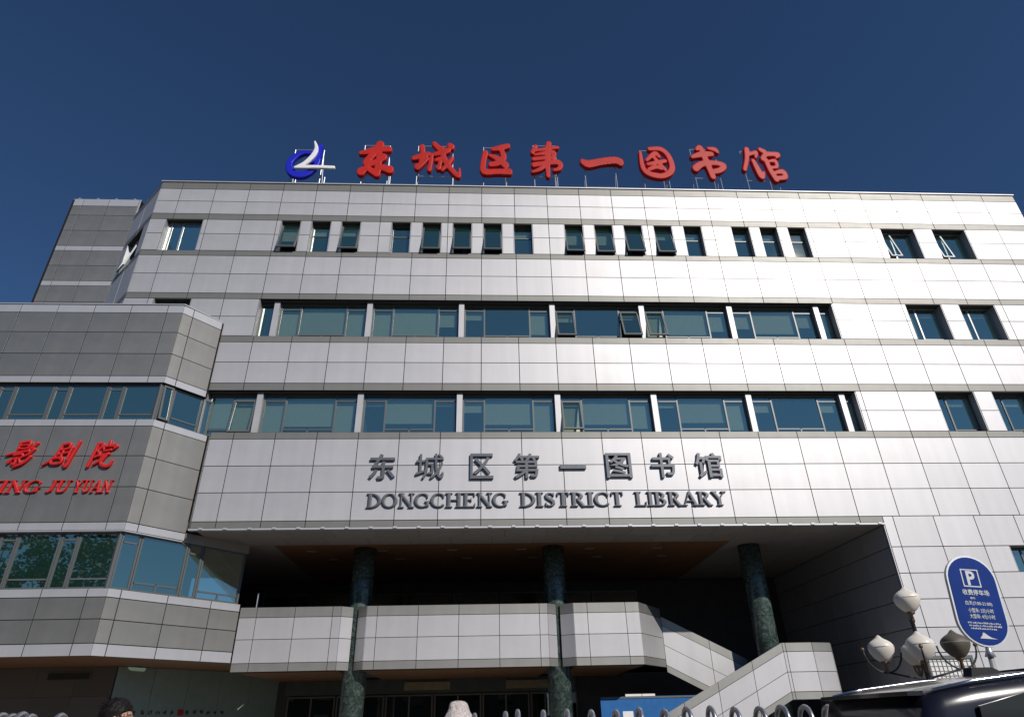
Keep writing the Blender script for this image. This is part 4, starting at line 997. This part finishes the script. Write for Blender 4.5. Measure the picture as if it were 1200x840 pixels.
# head: lofted egg with nose, brow, chin
b = MB(); seg = 24; rings = []
hp = [(-.12, .045, .06, .005), (-.105, .06, .066, .022), (-.08, .074, .080, .016), (-.045, .082, .092, .010), (0, .088, .102, .004), (.04, .09, .106, .0), (.08, .086, .102, -.004), (.11, .070, .084, -.008), (.128, .045, .055, -.01), (.137, .012, .015, -.01)]
for z, ry, rx, ox in hp:
    for s in range(seg):
        q = 2*math.pi*s/seg; x = ox+rx*math.cos(q); y = ry*math.sin(q)
        if abs(q) < .3 or abs(q-2*math.pi) < .3:
            d = min(abs(q), abs(q-2*math.pi)); k = max(0, 1-d/.3)
            if -.06 < z < .01: x += .022*k
            if z < -.1: x += .01*k
        b.v.append((x, y, z))
for k in range(len(hp)-1):
    for s in range(seg): b.f.append((k*seg+s, k*seg+(s+1) % seg, (k+1)*seg+(s+1) % seg, (k+1)*seg+s))
b.f.append(tuple(range(seg))[::-1]); b.f.append(tuple((len(hp)-1)*seg+s for s in range(seg)))
hd = b.build('head', SKIN, pe, True, (.035, 0, 1.675), R(-18))
for s in (-1, 1):
    MB().lathe([(.004, -.032), (.018, -.02), (.024, .005), (.018, .026), (.004, .032)], 10).build('ear', SKIN, hd, True, (-.005, s*.088, -.005))
    MB().lathe([(.002, -.01), (.011, -.005), (.013, 0), (.011, .005), (.002, .01)], 10).build('eye', WHITE, hd, True, (.088, s*.033, .012))
    MB().tube([(.10, s*.02, .03), (.098, s*.035, .034), (.085, s*.055, .03)], .004, 5).build('eyebrow', HAIR, hd)
MB().tube([(.10, -.022, -.062), (.106, 0, -.06), (.10, .022, -.062)], .006, 6).build('mouth', mat('lips', (.4, .16, .13), .5), hd)
b = MB()
for z, ry, rx, ox in [(-.07, .074, .078, -.025), (-.03, .094, .096, -.024), (0.02, .103, .110, -.018), (.06, .106, .116, -.010), (.10, .098, .108, -.008), (.13, .078, .088, -.008), (.150, .05, .058, -.01), (.158, .012, .015, -.01)]:
    for s in range(seg):
        q = 2*math.pi*s/seg; x = ox+rx*math.cos(q)*(1+.03*math.sin(7*q+z*40)); y = ry*math.sin(q)*(1+.03*math.sin(9*q+z*60))
        if z < .06: x = min(x, .03 - max(0, (.06-z))*.35)
        b.v.append((x, y, z))
for k in range(7):
    for s in range(seg): b.f.append((k*seg+s, k*seg+(s+1) % seg, (k+1)*seg+(s+1) % seg, (k+1)*seg+s))
b.f.append(tuple(7*seg+s for s in range(seg)))
rn = random.Random(4)
for _ in range(420):
    q = rn.uniform(.55, 2*math.pi-.55); z = rn.uniform(-.04, .145); k = math.sqrt(max(0, 1-((z-.02)/.145)**2))
    p = Vector((-.014+.112*k*math.cos(q), .104*k*math.sin(q), z)); d_ = Vector((math.cos(q)*.35-.2, math.sin(q)*.35, -1.0 if z < .08 else rn.uniform(-.5, .4))).normalized()
    t_ = d_.cross(Vector((math.cos(q), math.sin(q), .3))).normalized(); L_ = rn.uniform(.02, .045)
    b.poly([p-t_*.004, p+t_*.004, p+d_*L_+Vector((math.cos(q), math.sin(q), .2))*.012])
b.build('hair', HAIR, hd, False)
b = MB()
for s in (-1, 1): b.tube([(-.03, s*.094, .02), (.10, s*.085, .018)], .004, 5)
for s in (-1, 1):
    b.tube([(.106, s*.033+.026*math.cos(2*math.pi*k/12), .012+.018*math.sin(2*math.pi*k/12)) for k in range(13)], .003, 5)
b.tube([(.108, -.008, .015), (.108, .008, .015)], .003, 5)
b.build('glasses', mat('gold_wire', (.7, .55, .3), .3, 1), hd)
for s, (x, y, z) in ((1, (.15, .235, .86)), (-1, (.20, -.235, .94))):   # hands
    hpnt = [(0, 0, 0), (.03, 0, -.05)]; he = [(0, 1)]; hr = [.026, .03]
    for f_ in range(4):
        i = len(hpnt); oy = (f_-1.5)*.018; l = (.026, .03, .028, .022)[f_]
        hpnt += [(.035, oy, -.08), (.045, oy, -.08-l), (.038, oy, -.08-2*l)]; he += [(1, i), (i, i+1), (i+1, i+2)]; hr += [.0095, .0085, .0075]
    i = len(hpnt); hpnt += [(.055, -s*.012, -.035), (.075, -s*.016, -.065)]; he += [(0, i), (i, i+1)]; hr += [.011, .009]
    skin_obj('hand', hpnt, he, hr, SKIN, pe, 1, 0, (x, y, z))

# ================================================================== PARKED CAR (lower right)
car = thing('parked_car', 'black car with arched roof and chrome edge trim, bottom right corner', 'car', (17.55, -15.6, .07))
Lc = 2.35; Wc = .92
def car_sections(prof, name, material, parent, ny=9, crown=.05, tumble=.0):
    """prof: list of (x, zlow, zhigh); lofted across y with rounded shoulders"""
    b = MB(); cols = []
    for x, zl, zh, hw in prof:
        ring = [(-hw, zl), (-hw*1.0, zl+(zh-zl)*.55), (-hw*.985, zl+(zh-zl)*.82), (-hw*.955, zh-.035), (-hw*.90, zh-.006), (-hw*.5, zh+crown*.6), (0, zh+crown), (hw*.5, zh+crown*.6), (hw*.90, zh-.006), (hw*.955, zh-.035), (hw*.985, zl+(zh-zl)*.82), (hw, zl+(zh-zl)*.55), (hw, zl)]
        cols.append(len(b.v)); b.v += [(x, y, z) for y, z in ring]; n = len(ring)
    for a, c in zip(cols[:-1], cols[1:]):
        for k in range(n-1): b.f.append((a+k, a+k+1, c+k+1, c+k))
        b.f.append((a+n-1, a, c, c+n-1))
    b.f.append(tuple(cols[0]+k for k in range(n))[::-1]); b.f.append(tuple(cols[-1]+k for k in range(n)))
    o = b.build(name, material, parent, True); return o
body_c = car_sections([(-2.33, .45, .85, .80), (-2.25, .35, 1.0, .86), (-1.6, .28, 1.06, .91), (0, .25, 1.06, .92), (1.1, .25, 1.04, .92), (2.0, .30, .95, .89), (2.3, .4, .8, .8)], 'body', CARP, car, crown=.02)
gh = car_sections([(-2.16, 1.02, 1.45, .70), (-2.08, 1.02, 1.62, .72), (-1.98, 1.02, 1.665, .735), (-1.75, 1.02, 1.70, .75), (-1.2, 1.02, 1.755, .76), (-.5, 1.02, 1.79, .765), (.2, 1.02, 1.80, .765), (.75, 1.02, 1.74, .75), (1.15, 1.02, 1.55, .73), (1.75, 1.02, 1.10, .72)], 'cabin', CARP, car, crown=.012)
for s in (-1, 1):
    for (xa, xb) in ((-1.85, -.98), (-.9, .02), (.1, 1.2)):
        zt = lambda x: 1.665+.06*math.sin((x+1.9)/2.6*math.pi)-max(0, x-.5)*.42-max(0, -1.4-x)*.25
        ys = s*.772
        pts_ = [(xa, 1.1), (xb, 1.1), (xb-.05, zt(xb)), (xa+.05, zt(xa))]
        MB().slab(pts_, min(ys, ys-.02*s), max(ys, ys-.02*s)).build('side_window', CARG, car)
    MB().tube([(-2.02, s*.685, 1.655), (-1.75, s*.715, 1.702), (-1.2, s*.725, 1.757), (-.5, s*.73, 1.792), (.2, s*.73, 1.802), (.75, s*.715, 1.745), (1.1, s*.70, 1.59)], .012, 6).build('roof_trim', CHROME, car, True)
    mi = MB().lathe([(.02, -.1), (.09, -.06), (.1, .03), (.05, .09)], 12).build('mirror', CARP, car, True, (.95, s*.98, 1.12))
    for x in (-1.45, 1.45):
        wh = MB().tube([(x, s*.74, .34), (x, s*.93, .34)], .34, 24).build('wheel', RUBBER, car)
        MB().tube([(x, s*.90, .34), (x, s*.94, .34)], .21, 16).build('rim', CHROME, wh)
    MB().box(-2.34, -2.28, s*.62-.14, s*.62+.14, .78, .95).build('tail_light', mat('tail_red', (.35, .01, .01), .2), car)
    MB().box(2.2, 2.31, s*.62-.16, s*.62+.16, .66, .80).build('headlight', CHROME, car)
MB().box(-.72, -.10, -.55, .55, 1.800, 1.812).build('sunroof', CARG, car)
MB().slab([(-1.28, 1.755), (-1.02, 1.775), (-1.10, 1.815), (-1.26, 1.815)], -.05, .05).build('roof_pod', RUBBER, car)
MB().box(-2.16, -2.05, -.62, .62, 1.625, 1.652).build('spoiler', CARP, car)

# ================================================================== TREES across the street (seen mirrored in the lower windows)
def tree(x, y, h_, r, seed, label):
    t = thing('street_tree', label, 'tree', (x, y, 0), 0, 'trees across the street mirrored in the cinema windows')
    rn = random.Random(seed); b = MB(); b.tube([(0, 0, 0), (.1, 0, h_*.3), (0, .1, h_*.6), (.1, 0, h_*.9)], [.3, .22, .13, .04], 9)
    cl = []
    for k in range(26):
        a = rn.uniform(0, 6.28); z = rn.uniform(.3, .95); q = r*math.sin(math.pi*min(1, (1.05-z)*1.3))*rn.uniform(.35, 1)
        c = (q*math.cos(a), q*math.sin(a), h_*z); cl.append((c, rn.uniform(.8, 1.6)))
        b.tube([(0, 0, h_*z*.75), (c[0]*.6, c[1]*.6, h_*z*.92), c], [.08, .05, .02], 5)
    b.build('trunk', BARK, t)
    def f(r_):
        c, s = r_.choice(cl); 
        return tuple(c[i]+r_.gauss(0, .5)*s for i in range(3))
    tag(leaf_cloud(5200, f, .26, rn).build('crown', LEAF, t), kind='stuff')
for i, (x, y, h_, r) in enumerate(((-33, -46, 20, 5), (-26, -43, 19, 5), (-19.5, -45, 21, 5), (-13, -43, 18, 4.5))):
    tree(x, y, h_, r, 20+i, ('street tree mirrored at far left in the lower cinema windows', 'street tree mirrored second from left in the lower cinema windows', 'tall street tree mirrored near the corner of the lower cinema windows', 'shorter street tree mirrored by the corner post of cinema windows')[i])

# ================================================================== ADDED BLOCK (unseen behind the viewer, put in to darken the lobby door reflections)
ob = thing('added_street_block', 'plain brick block added unseen across the street to darken the lobby door reflections', 'building', (-8, -62, 0))
BRK = mat('brown_brick', (.13, .075, .055), .85, 0, 0, (6, .2))
MB().box(-34, 30, -6, 6, 0, 13).build('wall', BRK, ob)
MB().box(-34.4, 30.4, -6.4, 6.4, 13, 13.5).build('roof', SOFG, ob)
wm = box_mesh('window', 1.8, .06, 1.5, CARG)
for k in range(16):
    for j in range(4): put('window', wm, ob, (-31.5+k*4, 6.0, 1.9+j*3.1))
